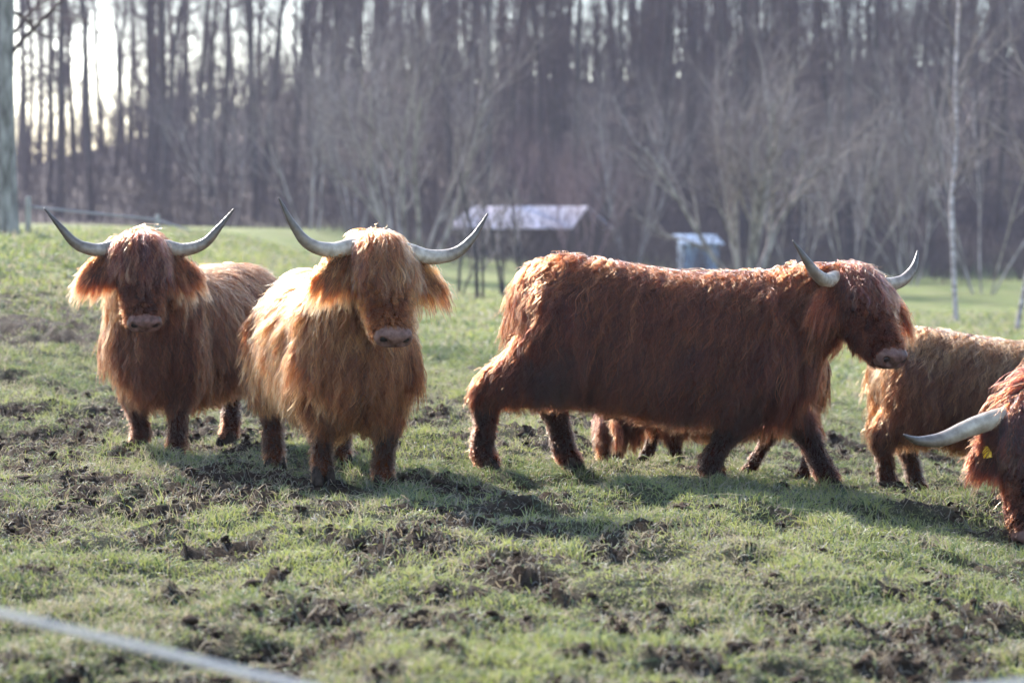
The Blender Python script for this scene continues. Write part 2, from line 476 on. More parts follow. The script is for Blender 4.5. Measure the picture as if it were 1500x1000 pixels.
        nv = len(me.vertices); co = np.empty(nv * 3, np.float32); me.vertices.foreach_get('co', co); s.co = co.reshape(-1, 3).astype(float)
        nt = len(me.loop_triangles); tr = np.empty(nt * 3, np.int32); me.loop_triangles.foreach_get('vertices', tr); s.tr = tr.reshape(-1, 3)
        nn = np.empty(nv * 3, np.float32); me.vertices.foreach_get('normal', nn); s.vn = nn.reshape(-1, 3).astype(float)
        s.bvh = BVHTree.FromPolygons([tuple(c) for c in s.co], [tuple(t) for t in s.tr])

    def classify(s, P):
        kinds = ['torso', 'neck', 'head', 'fore', 'hind', 'tail']
        best = np.full(len(P), 1e9); kk = np.zeros(len(P), int)
        for kind, c, r in s.tags:
            d = np.linalg.norm(P - c, axis=1) - r
            w = d < best
            best[w] = d[w]; kk[w] = kinds.index(kind)
        return kk

    def sample(s, n, weight=None):
        a, b, c = s.co[s.tr[:, 0]], s.co[s.tr[:, 1]], s.co[s.tr[:, 2]]
        ar = 0.5 * np.linalg.norm(np.cross(b - a, c - a), axis=1)
        if weight is not None: ar = ar * weight((a + b + c) / 3)
        idx = s.rng.choice(len(ar), n, p=ar / ar.sum())
        u = s.rng.rand(n, 2); f = u.sum(1) > 1; u[f] = 1 - u[f]
        P = a[idx] + u[:, :1] * (b - a)[idx] + u[:, 1:] * (c - a)[idx]
        w0 = 1 - u.sum(1, keepdims=True)
        Nn = s.vn[s.tr[idx, 0]] * w0 + s.vn[s.tr[idx, 1]] * u[:, :1] + s.vn[s.tr[idx, 2]] * u[:, 1:]
        Nn /= np.linalg.norm(Nn, axis=1, keepdims=True) + 1e-9
        return P, Nn

    def style(s, P, Nn):
        """flow direction (not yet tangent), length, lift for points on the skin"""
        k = s.classify(P); n = len(P)
        hl = (P - s.poll) @ s.H                     # head coordinates
        flow = np.zeros((n, 3)); ln = np.full(n, 0.12); lift = np.full(n, 0.17)
        side = np.sign(P[:, 1]) + (P[:, 1] == 0)
        top = np.clip(Nn[:, 2], 0, 1)
        # torso
        t = k == 0
        flow[t] = np.stack([-0.55 + 0 * side, side * (0.35 + 0.5 * top), -0.95 + 0 * side], -1)[t]
        fx_ = -0.55 + 0.60 * sstep(0.25, 0.80, P[:, 0])
        flow[t, 0] = fx_[t]; flow[t, 1] *= (1 - 0.6 * sstep(0.45, 0.8, P[:, 0]))[t]
        rmp = t & (P[:, 0] < -0.66)
        flow[rmp, 0] = -0.15
        ln[t] = (0.165 + 0.055 * sstep(1.12, 0.70, P[:, 2]) - 0.05 * sstep(-0.3, -0.8, Nn[:, 2]))[t]
        ln[t & (P[:, 0] > 0.5) & (P[:, 2] < 0.9)] = 0.21
        # neck
        t = k == 1
        flow[t] = np.stack([np.minimum(fx_, -0.15), side * (0.35 + 0.5 * top), -0.95 + 0 * side], -1)[t]
        ln[t] = (0.15 + 0.05 * sstep(1.15, 0.8, P[:, 2]))[t]; lift[t] = 0.18
        # legs
        t = (k == 3) | (k == 4)
        flow[t] = (-0.08, 0, -1)
        lg = 0.026 + 0.12 * sstep(0.25, 0.52, P[:, 2]) + 0.05 * sstep(0.5, 0.7, P[:, 2])
        ln[t] = lg[t]; lift[t] = 0.12
        t = k == 5
        flow[t] = (-0.06, 0, -1); ln[t] = (0.08 + 0.12 * sstep(0.75, 0.5, P[:, 2]))[t]; lift[t] = 0.2
        # head
        t = k == 2
        hx = s.H @ V3(1, 0, 0)
        f = hx[None] * 0.9 + np.array([[0, 0, -0.5]]) + (s.H @ V3(0, 1, 0))[None] * (np.sign(hl[:, 1]) * 0.35)[:, None]
        flow[t] = f[t]
        L = 0.03 + 0.06 * sstep(0.04, -0.10, hl[:, 2]) + 0.05 * sstep(0.09, -0.02, hl[:, 0])
        ln[t] = L[t]; lift[t] = 0.22
        bare = t & (hl[:, 0] > 0.425)
        ln[bare] = 0.012
        chin = t & (hl[:, 0] > 0.28) & (hl[:, 2] < -0.06)
        ln[chin] = 0.035
        ln[t & (hl[:, 0] > 0.37)] = 0.018
        s._k = k; s._hl = hl
        return flow, ln * s.hlen, lift

    def grow(s, P, Nn, flow, ln, lift, K=8, g=0.20, off=0.010, wave=0.011, seed=0):
        n = len(P); out = np.empty((n, K, 3)); out[:, 0] = P
        tn = flow - (flow * Nn).sum(1, keepdims=True) * Nn
        tl = np.linalg.norm(tn, axis=1, keepdims=True)
        tn = tn / (tl + 0.25)
        noi = hash_noise3(P, s.seed * 7 + seed, 7.0) + 0.8 * hash_noise3(P, s.seed * 7 + 3 + seed, 22.0) + s.rng.normal(size=(n, 3)) * 0.16
        d = tn + Nn * lift[:, None] + noi * 0.27 * np.clip(ln / 0.12, 0.35, 1)[:, None]
        d /= np.linalg.norm(d, axis=1, keepdims=True) + 1e-9
        p = P.copy(); st = ln / (K - 1); ph = s.rng.rand(n) * 6.28; wf = s.rng.uniform(1.2, 2.4, n)
        fn = s.bvh.find_nearest
        for k in range(1, K):
            q = p + d * st[:, None]
            tt = k / (K - 1)
            for i in range(n):
                r = fn(q[i])
                if r[0] is None: continue
                c, nm = r[0], r[1]
                vx, vy, vz = q[i, 0] - c.x, q[i, 1] - c.y, q[i, 2] - c.z
                sd = vx * nm.x + vy * nm.y + vz * nm.z
                mo = off * (0.5 + 1.4 * tt)
                if sd < mo:
                    e = mo - sd
                    q[i, 0] += nm.x * e; q[i, 1] += nm.y * e; q[i, 2] += nm.z * e
                    # slide along the surface
                    dn = d[i, 0] * nm.x + d[i, 1] * nm.y + d[i, 2] * nm.z
                    if dn < 0:
                        d[i, 0] -= nm.x * dn; d[i, 1] -= nm.y * dn; d[i, 2] -= nm.z * dn
            out[:, k] = q
            d = d + np.array([0, 0, -1.0]) * g
            d /= np.linalg.norm(d, axis=1, keepdims=True) + 1e-9
            p = q
        # waves
        tt = np.linspace(0, 1, K)
        ax = np.cross(d, Nn); ax /= np.linalg.norm(ax, axis=1, keepdims=True) + 1e-9
        am = wave * np.clip(ln / 0.12, 0.2, 1.6)
        out += (np.sin(ph[:, None] + 6.28 * wf[:, None] * tt[None]) * tt[None] ** 0.7)[..., None] * ax[:, None] * am[:, None, None]
        return out

    def children(s, P, Nn, ln_scale, guides, groots, clump, friz, K):
        kd = KDTree(len(groots))
        for i, c in enumerate(groots): kd.insert(c, i)
        kd.balance()
        n = len(P)
        idx = np.fromiter((kd.find(p)[1] for p in P), int, n)
        D = guides[idx] - guides[idx, :1]
        tt = np.linspace(0, 1, K)
        ls = s.rng.uniform(0.7, 1.12, n) * ln_scale
        out = P[:, None] + D * ls[:, None, None]
        cl = s.rng.uniform(0.6, 1.0, n) * clump
        fly = s.rng.rand(n) < 0.10
        cl[fly] *= 0.1
        out += (guides[idx, 0] - P)[:, None] * (cl[:, None] * tt[None] ** 1.3)[..., None]
        fz = s.rng.normal(size=(n, 1, 3)) * tt[None, :, None] ** 1.5 * friz
        fz[fly] *= 3.6
        out += fz
        ph = s.rng.rand(n, 3) * 6.28; fr = s.rng.uniform(1, 3, (n, 3))
        out += np.sin(ph[:, None] + fr[:, None] * 6.28 * tt[None, :, None]) * tt[None, :, None] * friz * 0.5
        return out, idx

    def tint(s, P, k, n, gidx=None, ng=0):
        r = s.rng
        base = np.repeat(s.color[None], n, 0)
        # paler long coat along the back, redder face and legs
        up = sstep(0.70, 1.12, P[:, 2])[:, None] * (k <= 1)[:, None]
        base = base * (1 - up * 0.75) + s.light[None] * up * 0.75
        v = hash_noise3(P, s.seed * 5 + 1, 5.0)[:, :1] * 0.22 + r.normal(size=(n, 1)) * 0.50
        if gidx is not None: v = v + (r.normal(size=(ng, 1)) * 0.55)[gidx]
        base = base * np.exp(v * np.array([[0.8, 1.0, 1.1]]))
        hd_ = (k == 2)[:, None]
        base = np.where(hd_, base * 1.12, base)
        mud = np.zeros(n)
        lo = (k >= 3) & (k <= 4)
        nz = 0.5 + 0.5 * hash_noise3(P, s.seed + 9, 14.0)[:, 0]
        mud[lo] = (sstep(0.46, 0.24, P[:, 2]) * s.mudamt * (0.45 + 1.0 * nz))[lo]
        mud[lo] *= (1 - 0.6 * sstep(0.13, 0.06, P[:, 2]))[lo]
        for (mx_, my_, mz_, mr_) in s.spots:
            dd = np.linalg.norm((P - V3(mx_, my_, mz_)) * V3(1, 0.6, 1), axis=1)
            mud = np.maximum(mud, sstep(mr_, mr_ * 0.45, dd + 0.10 * (nz - 0.5)) * (0.45 + 0.5 * nz))
        mud = np.clip(mud, 0, 0.95)[:, None]
        return np.clip(base * (1 - mud) + np.array([[0.012, 0.008, 0.006]]) * mud, 0.002, 0.9)

    def build_hair(s):
        K = 8
        ng = max(900, int(s.n_hair / 11))
        # guides
        GP, GN = s.sample(ng)
        flow, ln, lift = s.style(GP, GN)
        Gd = s.grow(GP, GN, flow, ln * s.rng.uniform(0.8, 1.25, ng), lift * s.rng.uniform(0.5, 1.3, ng), K)
        def wt(C):
            h = (C - s.poll) @ s.H
            near = (np.linalg.norm(C - s.hp((0.2, 0, 0)), axis=1) < 0.33)
            return 1.0 + 1.4 * near
        P, Nn = s.sample(s.n_hair, wt)
        k = s.classify(P); hl = (P - s.poll) @ s.H
        keep = ~((k == 2) & (hl[:, 0] > 0.448))
        for sg in (1, -1): keep &= np.linalg.norm(P - s.hp((0.175, 0.128 * sg, 0.035)), axis=1) > 0.026
        for hc, _, _ in s.hoofs: keep &= ~((np.linalg.norm((P - hc)[:, :2], axis=1) < 0.10) & (P[:, 2] < hc[2] + 0.045))
        P, Nn, k = P[keep], Nn[keep], k[keep]
        C, gi = s.children(P, Nn, 1.0, Gd, GP, 0.80 - 0.24 * np.clip(Nn[:, 2], 0, 1), 0.0052, K)
        tt = np.linspace(0, 1, K)
        rad = 0.0015 * (1 - 0.70 * tt ** 1.8)
        rr = np.repeat(rad[None], len(P), 0) * s.rng.uniform(0.7, 1.3, (len(P), 1))
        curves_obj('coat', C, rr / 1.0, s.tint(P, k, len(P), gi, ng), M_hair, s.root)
        # forelock
        nf = 620
        hp = s.rng.normal(size=(nf * 6, 3)) * V3(0.055, 0.075, 0.05) + V3(-0.01, 0, 0.10)
        pts = np.array([s.hp(q) for q in hp])
        FP, FN = [], []
        for q in pts:
            r = s.bvh.find_nearest(q)
            hq = s.H.T @ (np.array(r[0]) - s.poll)
            if hq[2] > 0.03 and -0.13 < hq[0] < 0.13 and abs(hq[1]) < 0.15:
                FP.append(np.array(r[0])); FN.append(np.array(r[1]))
            if len(FP) >= nf: break
        FP, FN = np.array(FP), np.array(FN); nf = len(FP)
        hq = (FP - s.poll) @ s.H
        lat = np.clip(hq[:, 1] / 0.14, -1, 1)
        fl = (s.H @ V3(1, 0, 0))[None] * 1.0 + (s.H @ V3(0, 1, 0))[None] * (lat * 0.28 + s.rng.normal(size=nf) * 0.10)[:, None] + V3(0, 0, -0.15)[None]
        ln = (0.235 - 0.03 * np.abs(lat)) * s.rng.uniform(0.62, 1.05, nf) * s.hlen * s.flock
        Gf = s.grow(FP, FN, fl, ln, np.full(nf, 0.10), 9, 0.22, 0.009, 0.008, 77)
        m = int(nf * 13)
        j = s.rng.randint(nf, size=m)
        P2 = FP[j] + s.rng.normal(size=(m, 3)) * 0.010
        C2, gi2 = s.children(P2, FN[j], 1.0, Gf, FP, 0.8, 0.006, 9)
        t2 = np.linspace(0, 1, 9)
        rr = (0.0017 * (1 - 0.7 * t2 ** 1.5))[None] * s.rng.uniform(0.7, 1.3, (m, 1))
        tn = s.tint(P2, np.full(m, 2), m, gi2, nf)
        pale = (s.rng.rand(nf) < 0.28)[gi2]
        tn[pale] = tn[pale] * 0.45 + 0.55 * np.array([0.30, 0.165, 0.085]) * s.palef
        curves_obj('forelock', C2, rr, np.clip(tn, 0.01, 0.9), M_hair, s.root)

    def build_parts(s, horn):
        root = s.root
        # horns
        if horn:
            for side, key in ((1, 'l'), (-1, 'r')):
                ctl = s.horns[key] if isinstance(s.horns, dict) else [(f, l * side, u) for f, l, u in s.horns]
                pts = [s.np_((0.0, 0.05 * side, 0.035))] + [s.np_(c) for c in ctl]
                r0 = 0.046
                n = len(pts)
                rads = [r0 * (1.0 - 0.90 * (i / (n - 1)) ** 2.0) for i in range(n)]
                V, F = chain_mesh(pts, rads, 16, sub=9)
                V = V + (hash_noise3(V, 31 + side, 40) * 0.0012)
                o = mesh_obj('horn', V, F, horn_material(s.hgain), root, True)
                # along-horn attribute for the colour
                base = pts[0]; L = np.linalg.norm(np.array(pts[-1]) - base)
                tval = np.repeat(np.linspace(0, 1, len(V) // 16), 16)
                a = o.data.attributes.new('along', 'FLOAT', 'POINT'); a.data.foreach_set('value', tval.astype(np.float32))
        # ears
        for side in (1, -1):
            nu, nv = 10, 7
            b0 = V3(0.02, 0.135 * side, -0.055); L = s.earlen
            ax = V3(0.02, 0.95 * side, -0.22); ax /= np.linalg.norm(ax)
            wv = V3(0.15, 0.25 * side, -1.0); wv -= ax * (wv @ ax); wv /= np.linalg.norm(wv)
            nn = np.cross(ax, wv); nn *= np.sign(nn[0]) if nn[0] else 1
            Vf = []
            for lay in (1, -1):
                for i in range(nu):
                    u = i / (nu - 1)
                    w = 0.058 * (math.sin(math.pi * min(1, 0.18 + 0.82 * u) ** 1.1) ** 0.75 + 0.05)
                    for j in range(nv):
                        v = 2 * j / (nv - 1) - 1
                        p = b0 + ax * (u * L) + wv * (v * w) + nn * ((v * v - 0.6) * 0.02 * (1 - u * 0.5)) + wv * (0.03 * u * u) + nn * lay * 0.004
                        Vf.append(s.np_(p))
            F = []
            for lay in (0, 1):
                for i in range(nu - 1):
                    for j in range(nv - 1):
                        a = lay * nu * nv + i * nv + j
                        q = (a, a + 1, a + nv + 1, a + nv)
                        F.append(q if lay == 0 else q[::-1])
            bd = [(0, j) for j in range(nv)] + [(i, nv - 1) for i in range(1, nu)] + [(nu - 1, j) for j in range(nv - 2, -1, -1)] + [(i, 0) for i in range(nu - 2, 0, -1)]
            for q in range(len(bd)):
                a = bd[q]; b = bd[(q + 1) % len(bd)]
                ia = a[0] * nv + a[1]; ib = b[0] * nv + b[1]
                F.append((ib, ia, ia + nu * nv, ib + nu * nv))
            ear = mesh_obj('ear', Vf, F, s.skin, root, True)
            Vf = np.array(Vf)
            # ear hair
            ng = 190; r = s.rng
            ui = r.randint(0, nu, ng); vi = r.randint(0, nv, ng); ly = r.randint(0, 2, ng)
            gp = Vf[ly * nu * nv + ui * nv + vi] + r.normal(size=(ng, 3)) * 0.005
            out = (s.N @ ax)[None] * (0.25 + 0.8 * (ui / (nu - 1))[:, None]) + V3(0, 0, -1)[None] * (0.45 + 0.45 * (vi / (nv - 1))[:, None])
            out = out + (s.N @ nn)[None] * (np.where(ly == 0, 1, -1) * 0.25)[:, None] + r.normal(size=(ng, 3)) * 0.18
            out /= np.linalg.norm(out, axis=1, keepdims=True)
            ln = (0.05 + 0.06 * (vi / (nv - 1)) ** 1.5) * r.uniform(0.7, 1.3, ng) * s.hlen
            K = 6; tt = np.linspace(0, 1, K)
            gd = gp[:, None] + out[:, None] * (ln[:, None] * tt[None])[..., None] + V3(0, 0, -1)[None, None] * (ln[:, None] * tt[None] ** 2 * 0.45)[..., None]
            m = ng * 18
            j = r.randint(ng, size=m)
            P = gp[j] + r.normal(size=(m, 3)) * 0.012
            C, gi = s.children(P, P * 0, 1.0, gd, gp, 0.6, 0.006, K)
            rr = (0.0016 * (1 - 0.75 * tt ** 1.5))[None] * r.uniform(0.7, 1.3, (m, 1))
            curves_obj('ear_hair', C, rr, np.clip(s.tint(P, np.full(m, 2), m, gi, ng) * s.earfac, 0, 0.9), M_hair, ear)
            s.ear_frame = getattr(s, 'ear_frame', {}); s.ear_frame[side] = (b0, ax, wv, nn, ear)
        # muzzle: nose pad with nostrils, lips and mouth line
        nu, nv = 40, 56
        V = []
        for i in range(nu + 1):
            th = math.pi * i / nu                 # 0 at the front
            for j in range(nv):
                ph = 2 * math.pi * j / nv
                x = math.cos(th); y = math.sin(th) * math.cos(ph); z = math.sin(th) * math.sin(ph)
                sx, sy, sz = 0.052, 0.100, 0.072
                # squarer front
                q = (abs(y) ** 2.6 + abs(z) ** 2.6 + abs(x) ** 2.6) ** (1 / 2.6)
                x, y, z = x / q, y / q, z / q
                px, py, pz = x * sx, y * sy * (1.0 if z > -0.2 else 0.93), z * sz
                # nostrils: comma shaped hollows
                for sgn in (1, -1):
                    dy = (py - sgn * 0.056) / 0.023; dz = (pz - 0.018 - 0.35 * (abs(py) - 0.056)) / 0.020
                    g = math.exp(-(dy * dy + dz * dz))
                    if px > -0.02: px -= 0.042 * g
                    dy = (py - sgn * 0.056) / 0.034; dz = (pz - 0.020) / 0.038
                    rim = math.exp(-(dy * dy + dz * dz)) - math.exp(-((dy * 1.5) ** 2 + (dz * 1.5) ** 2))
                    if px > -0.03: px += 0.012 * rim
                if px > -0.02:
                    px -= 0.011 * math.exp(-((pz + 0.030) / 0.006) ** 2)            # mouth
                    px -= 0.004 * math.exp(-(py / 0.006) ** 2) * (1 if pz < 0.01 else 0)   # groove under the nose
                    if pz < -0.03: px -= 0.010
                V.append(s.hp((0.470 + px, py, -0.012 + pz)))
        F = []
        for i in range(nu):
            for j in range(nv):
                a = i * nv + j; b = i * nv + (j + 1) % nv
                F.append((a, a + nv, b + nv, b))
        mz = mesh_obj('muzzle', V, F, M_nose, root, True)
        for sgn in (1, -1):
            Vn, Fn = ellipsoid(s.hp((0.495, 0.057 * sgn, 0.006)), s.H, (0.012, 0.023, 0.018))
            mesh_obj('nostril', Vn, Fn, M_dark, mz, True)
        for sgn in (1, -1):
            Vn, Fn = ellipsoid(s.hp((0.175, 0.128 * sgn, 0.035)), s.H, (0.021, 0.016, 0.021))
            mesh_obj('eye', Vn, Fn, M_eye, root, True)
        # hooves: two cleats
        for c, tg_, lift in s.hoofs:
            V, F, off = [], [], 0
            tilt = 0.5 if lift > 0.02 else 0.0
            for sg in (1, -1):
                n = 12
                for lvl, (rx, ry, z, dx) in enumerate(((0.064, 0.034, -0.015, 0.012), (0.062, 0.033, 0.012, 0.008), (0.050, 0.031, 0.055, -0.008), (0.036, 0.024, 0.085, -0.02))):
                    for q in range(n):
                        a = 2 * math.pi * q / n
                        px = dx + rx * math.cos(a) * (1.1 if math.cos(a) > 0 else 0.9); py = sg * 0.031 + ry * math.sin(a)
                        zz = z + tilt * px * -0.6
                        V.append((c[0] + px, c[1] + py, c[2] + zz))
                for l in range(3):
                    for q in range(n):
                        a = off + l * n + q; b = off + l * n + (q + 1) % n
                        F.append((a, b, b + n, a + n))
                F.append(tuple(off + q for q in range(n))[::-1]); F.append(tuple(off + 3 * n + q for q in range(n)))
                off += 4 * n
            mesh_obj('hoof', V, F, M_hoof, root, True)

def ellipsoid(c, Rm, r, nu=10, nv=14):
    V, F = [], []
    for i in range(nu + 1):
        th = math.pi * i / nu
        for j in range(nv):
            ph = 2 * math.pi * j / nv
            V.append(c + Rm @ V3(r[0] * math.cos(th), r[1] * math.sin(th) * math.cos(ph), r[2] * math.sin(th) * math.sin(ph)))
    for i in range(nu):
        for j in range(nv):
            a = i * nv + j; b = i * nv + (j + 1) % nv
            F.append((a, a + nv, b + nv, b))
    return V, F

def horn_material(gain):
    m, nt, out = new_mat('horn'); L = nt.links.new
    p = nt.nodes.new('ShaderNodeBsdfPrincipled'); p.inputs['Roughness'].default_value = 0.42
    at = nt.nodes.new('ShaderNodeAttribute'); at.attribute_name = 'along'
    r = nt.nodes.new('ShaderNodeValToRGB'); e = r.color_ramp.elements
    gc = lambda r_, g_, b_: (r_ * gain, g_ * gain, b_ * gain, 1)
    e[0].position, e[0].color = 0.0, gc(0.40, 0.30, 0.21); e[1].position, e[1].color = 1.0, gc(0.07, 0.05, 0.04)
    q = e.new(0.40); q.color = gc(0.48, 0.39, 0.30); q = e.new(0.62); q.color = gc(0.24, 0.18, 0.135); q = e.new(0.82); q.color = gc(0.10, 0.075, 0.058)
    tc = nt.nodes.new('ShaderNodeTexCoord'); nz = nt.nodes.new('ShaderNodeTexNoise'); nz.inputs['Scale'].default_value = 26; nz.inputs['Detail'].default_value = 7
    L(tc.outputs['Object'], nz.inputs['Vector'])
    mx = nt.nodes.new('ShaderNodeMix'); mx.data_type = 'RGBA'; mx.blend_type = 'MULTIPLY'; mx.inputs[0].default_value = 0.8
    r2 = nt.nodes.new('ShaderNodeValToRGB'); r2.color_ramp.elements[0].position = 0.3; r2.color_ramp.elements[0].color = (0.38, 0.33, 0.28, 1); r2.color_ramp.elements[1].position = 0.65
    L(at.outputs['Fac'], r.inputs[0]); L(nz.outputs['Fac'], r2.inputs[0]); L(r.outputs[0], mx.inputs[6]); L(r2.outputs[0], mx.inputs[7])
    L(mx.outputs[2], p.inputs['Base Color'])
    b = nt.nodes.new('ShaderNodeBump'); b.inputs['Strength'].default_value = 0.55; b.inputs['Distance'].default_value = 0.006
    sn = nt.nodes.new('ShaderNodeMath'); sn.operation = 'MULTIPLY'; sn.inputs[1].default_value = 150.0
    s2 = nt.nodes.new('ShaderNodeMath'); s2.operation = 'SINE'
    s3 = nt.nodes.new('ShaderNodeMath'); s3.operation = 'MULTIPLY_ADD'; s3.inputs[1].default_value = 0.12
    L(at.outputs['Fac'], sn.inputs[0]); L(sn.outputs[0], s2.inputs[0]); L(s2.outputs[0], s3.inputs[0]); L(nz.outputs['Fac'], s3.inputs[2])
    L(s3.outputs[0], b.inputs['Height']); L(b.outputs[0], p.inputs['Normal'])
    L(p.outputs[0], out.inputs[0]); return m
M_nose = noise_mat('nose_skin', (0.085, 0.042, 0.032), (0.185, 0.098, 0.076), 34, 0.5, 0.15, 0.4)
M_dark = noise_mat('nostril_dark', (0.012, 0.008, 0.007), (0.02, 0.013, 0.011), 20, 0.6, 0.3)
M_eye = noise_mat('eye', (0.008, 0.006, 0.005), (0.014, 0.010, 0.008), 20, 0.08, 0.6)
M_hoof = noise_mat('hoof', (0.014, 0.010, 0.008), (0.045, 0.032, 0.024), 25, 0.9, 0.08, 0.6)
M_tag = noise_mat('tag_plastic', (0.75, 0.55, 0.03), (0.85, 0.66, 0.06), 12, 0.45, 0.4)

H1 = [(0.0, 0.14, 0.035), (0.02, 0.25, 0.015), (0.05, 0.37, 0.05), (0.06, 0.46, 0.145), (0.04, 0.55, 0.255)]
H2 = [(0.0, 0.14, 0.035), (0.02, 0.26, 0.01), (0.05, 0.39, 0.035), (0.07, 0.48, 0.125), (0.06, 0.555, 0.25)]
H3 = [(0.0, 0.13, 0.04), (0.02, 0.22, 0.02), (0.05, 0.32, 0.045), (0.06, 0.40, 0.12), (0.04, 0.46, 0.215)]
H6 = [(0.0, 0.14, 0.035), (0.03, 0.28, 0.0), (0.08, 0.40, -0.025), (0.14, 0.51, -0.005), (0.19, 0.585, 0.05)]

stand = dict(fl=(0.50, 0.16), fr=(0.46, -0.16), hl=(-0.62, 0.17), hr=(-0.66, -0.17))

cow1 = Cow('highland_cow', 'red brown highland cow facing the camera, leftmost of the herd, dark upswept horns', (-1.97, 15.2), -112, 1.0,
           (0.98, 0.16, 1.235), 36, 58, 0, dict(fl=(0.52, 0.13), fr=(0.44, -0.17), hl=(-0.60, 0.20), hr=(-0.66, -0.15)),
           H1, (0.082, 0.027, 0.011), 1, n_hair=96000, light=(0.17, 0.062, 0.026), hgain=0.72)
cow2 = Cow('highland_cow', 'golden ginger highland cow facing the camera with wide pale horns', (-0.98, 13.3), -74, 1.0,
           (0.98, 0.03, 1.245), 4, 58, -4, dict(fl=(0.47, 0.17), fr=(0.44, -0.16), hl=(-0.62, 0.17), hr=(-0.74, -0.20)),
           H2, (0.165, 0.062, 0.023), 2, n_hair=100000, light=(0.27, 0.125, 0.055), hgain=1.05, palef=0.75, earfac=1.4)
cow3 = Cow('highland_cow', 'large dark auburn highland cow walking to the right in profile', (0.79, 13.6), 0, 1.05,
           (0.99, -0.06, 1.10), -54, 47, 0, dict(fl=(0.96, 0.12), fr=(0.30, -0.17), hl=(-0.45, 0.16), hr=(-0.90, -0.18, 0.035)),
           H3, (0.068, 0.0185, 0.0072), 3, pitch=4.5, n_hair=120000, light=(0.115, 0.036, 0.0135), flock=0.78, palef=0.5, spots=((-0.56, -0.3, 0.60, 0.24), (-0.35, -0.3, 0.45, 0.16), (0.55, -0.3, 0.47, 0.18), (0.2, -0.2, 0.40, 0.14)))
cow4 = Cow('highland_calf', 'small reddish calf grazing, half hidden behind the auburn cow', (1.36, 14.85), 180, 0.72,
           (1.02, 0, 0.52), 0, 80, 0, dict(fl=(0.50, 0.13), fr=(0.72, -0.16), hl=(-0.58, 0.16), hr=(-0.16, -0.17)),
           H3, (0.085, 0.027, 0.011), 4, n_hair=26000, horn=False, sex='calf', light=(0.13, 0.046, 0.018))
cow5 = Cow('highland_cow', 'sandy tan highland cow showing its rump and flank, behind the auburn cow', (2.86, 14.7), -4, 0.90,
           (1.1, 0, 1.2), 0, 55, 0, dict(fl=(0.5, 0.16), fr=(0.46, -0.16), hl=(-0.40, 0.16), hr=(-0.64, -0.17)),
           H3, (0.125, 0.052, 0.023), 5, pitch=5, n_hair=66000, light=(0.27, 0.14, 0.066))
cow6 = Cow('highland_cow', 'dark red highland cow grazing head down with a yellow ear tag', (3.75, 12.88), -140, 1.15,
           (1.34, 0.0, 0.625), 50, 82, 0, dict(fl=(0.62, 0.17), fr=(0.40, -0.17), hl=(-0.62, 0.17), hr=(-0.66, -0.17)),
           H6, (0.048, 0.0135, 0.006), 6, n_hair=60000, light=(0.060, 0.0175, 0.0075), earlen=0.09, palef=0.3, hgain=0.9, earfac=1.2, flock=0.7)
# yellow tag in the ear that shows
b0, ax, wv, nn, ear = cow6.ear_frame[-1]
V, F = [], []
out_ = [(-0.008, -0.024), (0.008, -0.024), (0.012, -0.012), (0.019, 0.004), (0.019, 0.03), (-0.019, 0.03), (-0.019, 0.004), (-0.012, -0.012)]
for lay in (0.034, 0.037):
    for a, b in out_:
        V.append(cow6.np_(b0 + ax * (0.075 + a) + wv * (0.03 + b) + nn * lay * (np.sign(nn[0]) or 1)))
n = len(out_)
F = [tuple(range(n)), tuple(range(n, 2 * n))[::-1]] + [(i, (i + 1) % n, n + (i + 1) % n, n + i) for i in range(n)]
props(mesh_obj('ear_tag', V, F, M_tag, ear), 'yellow plastic ear tag')

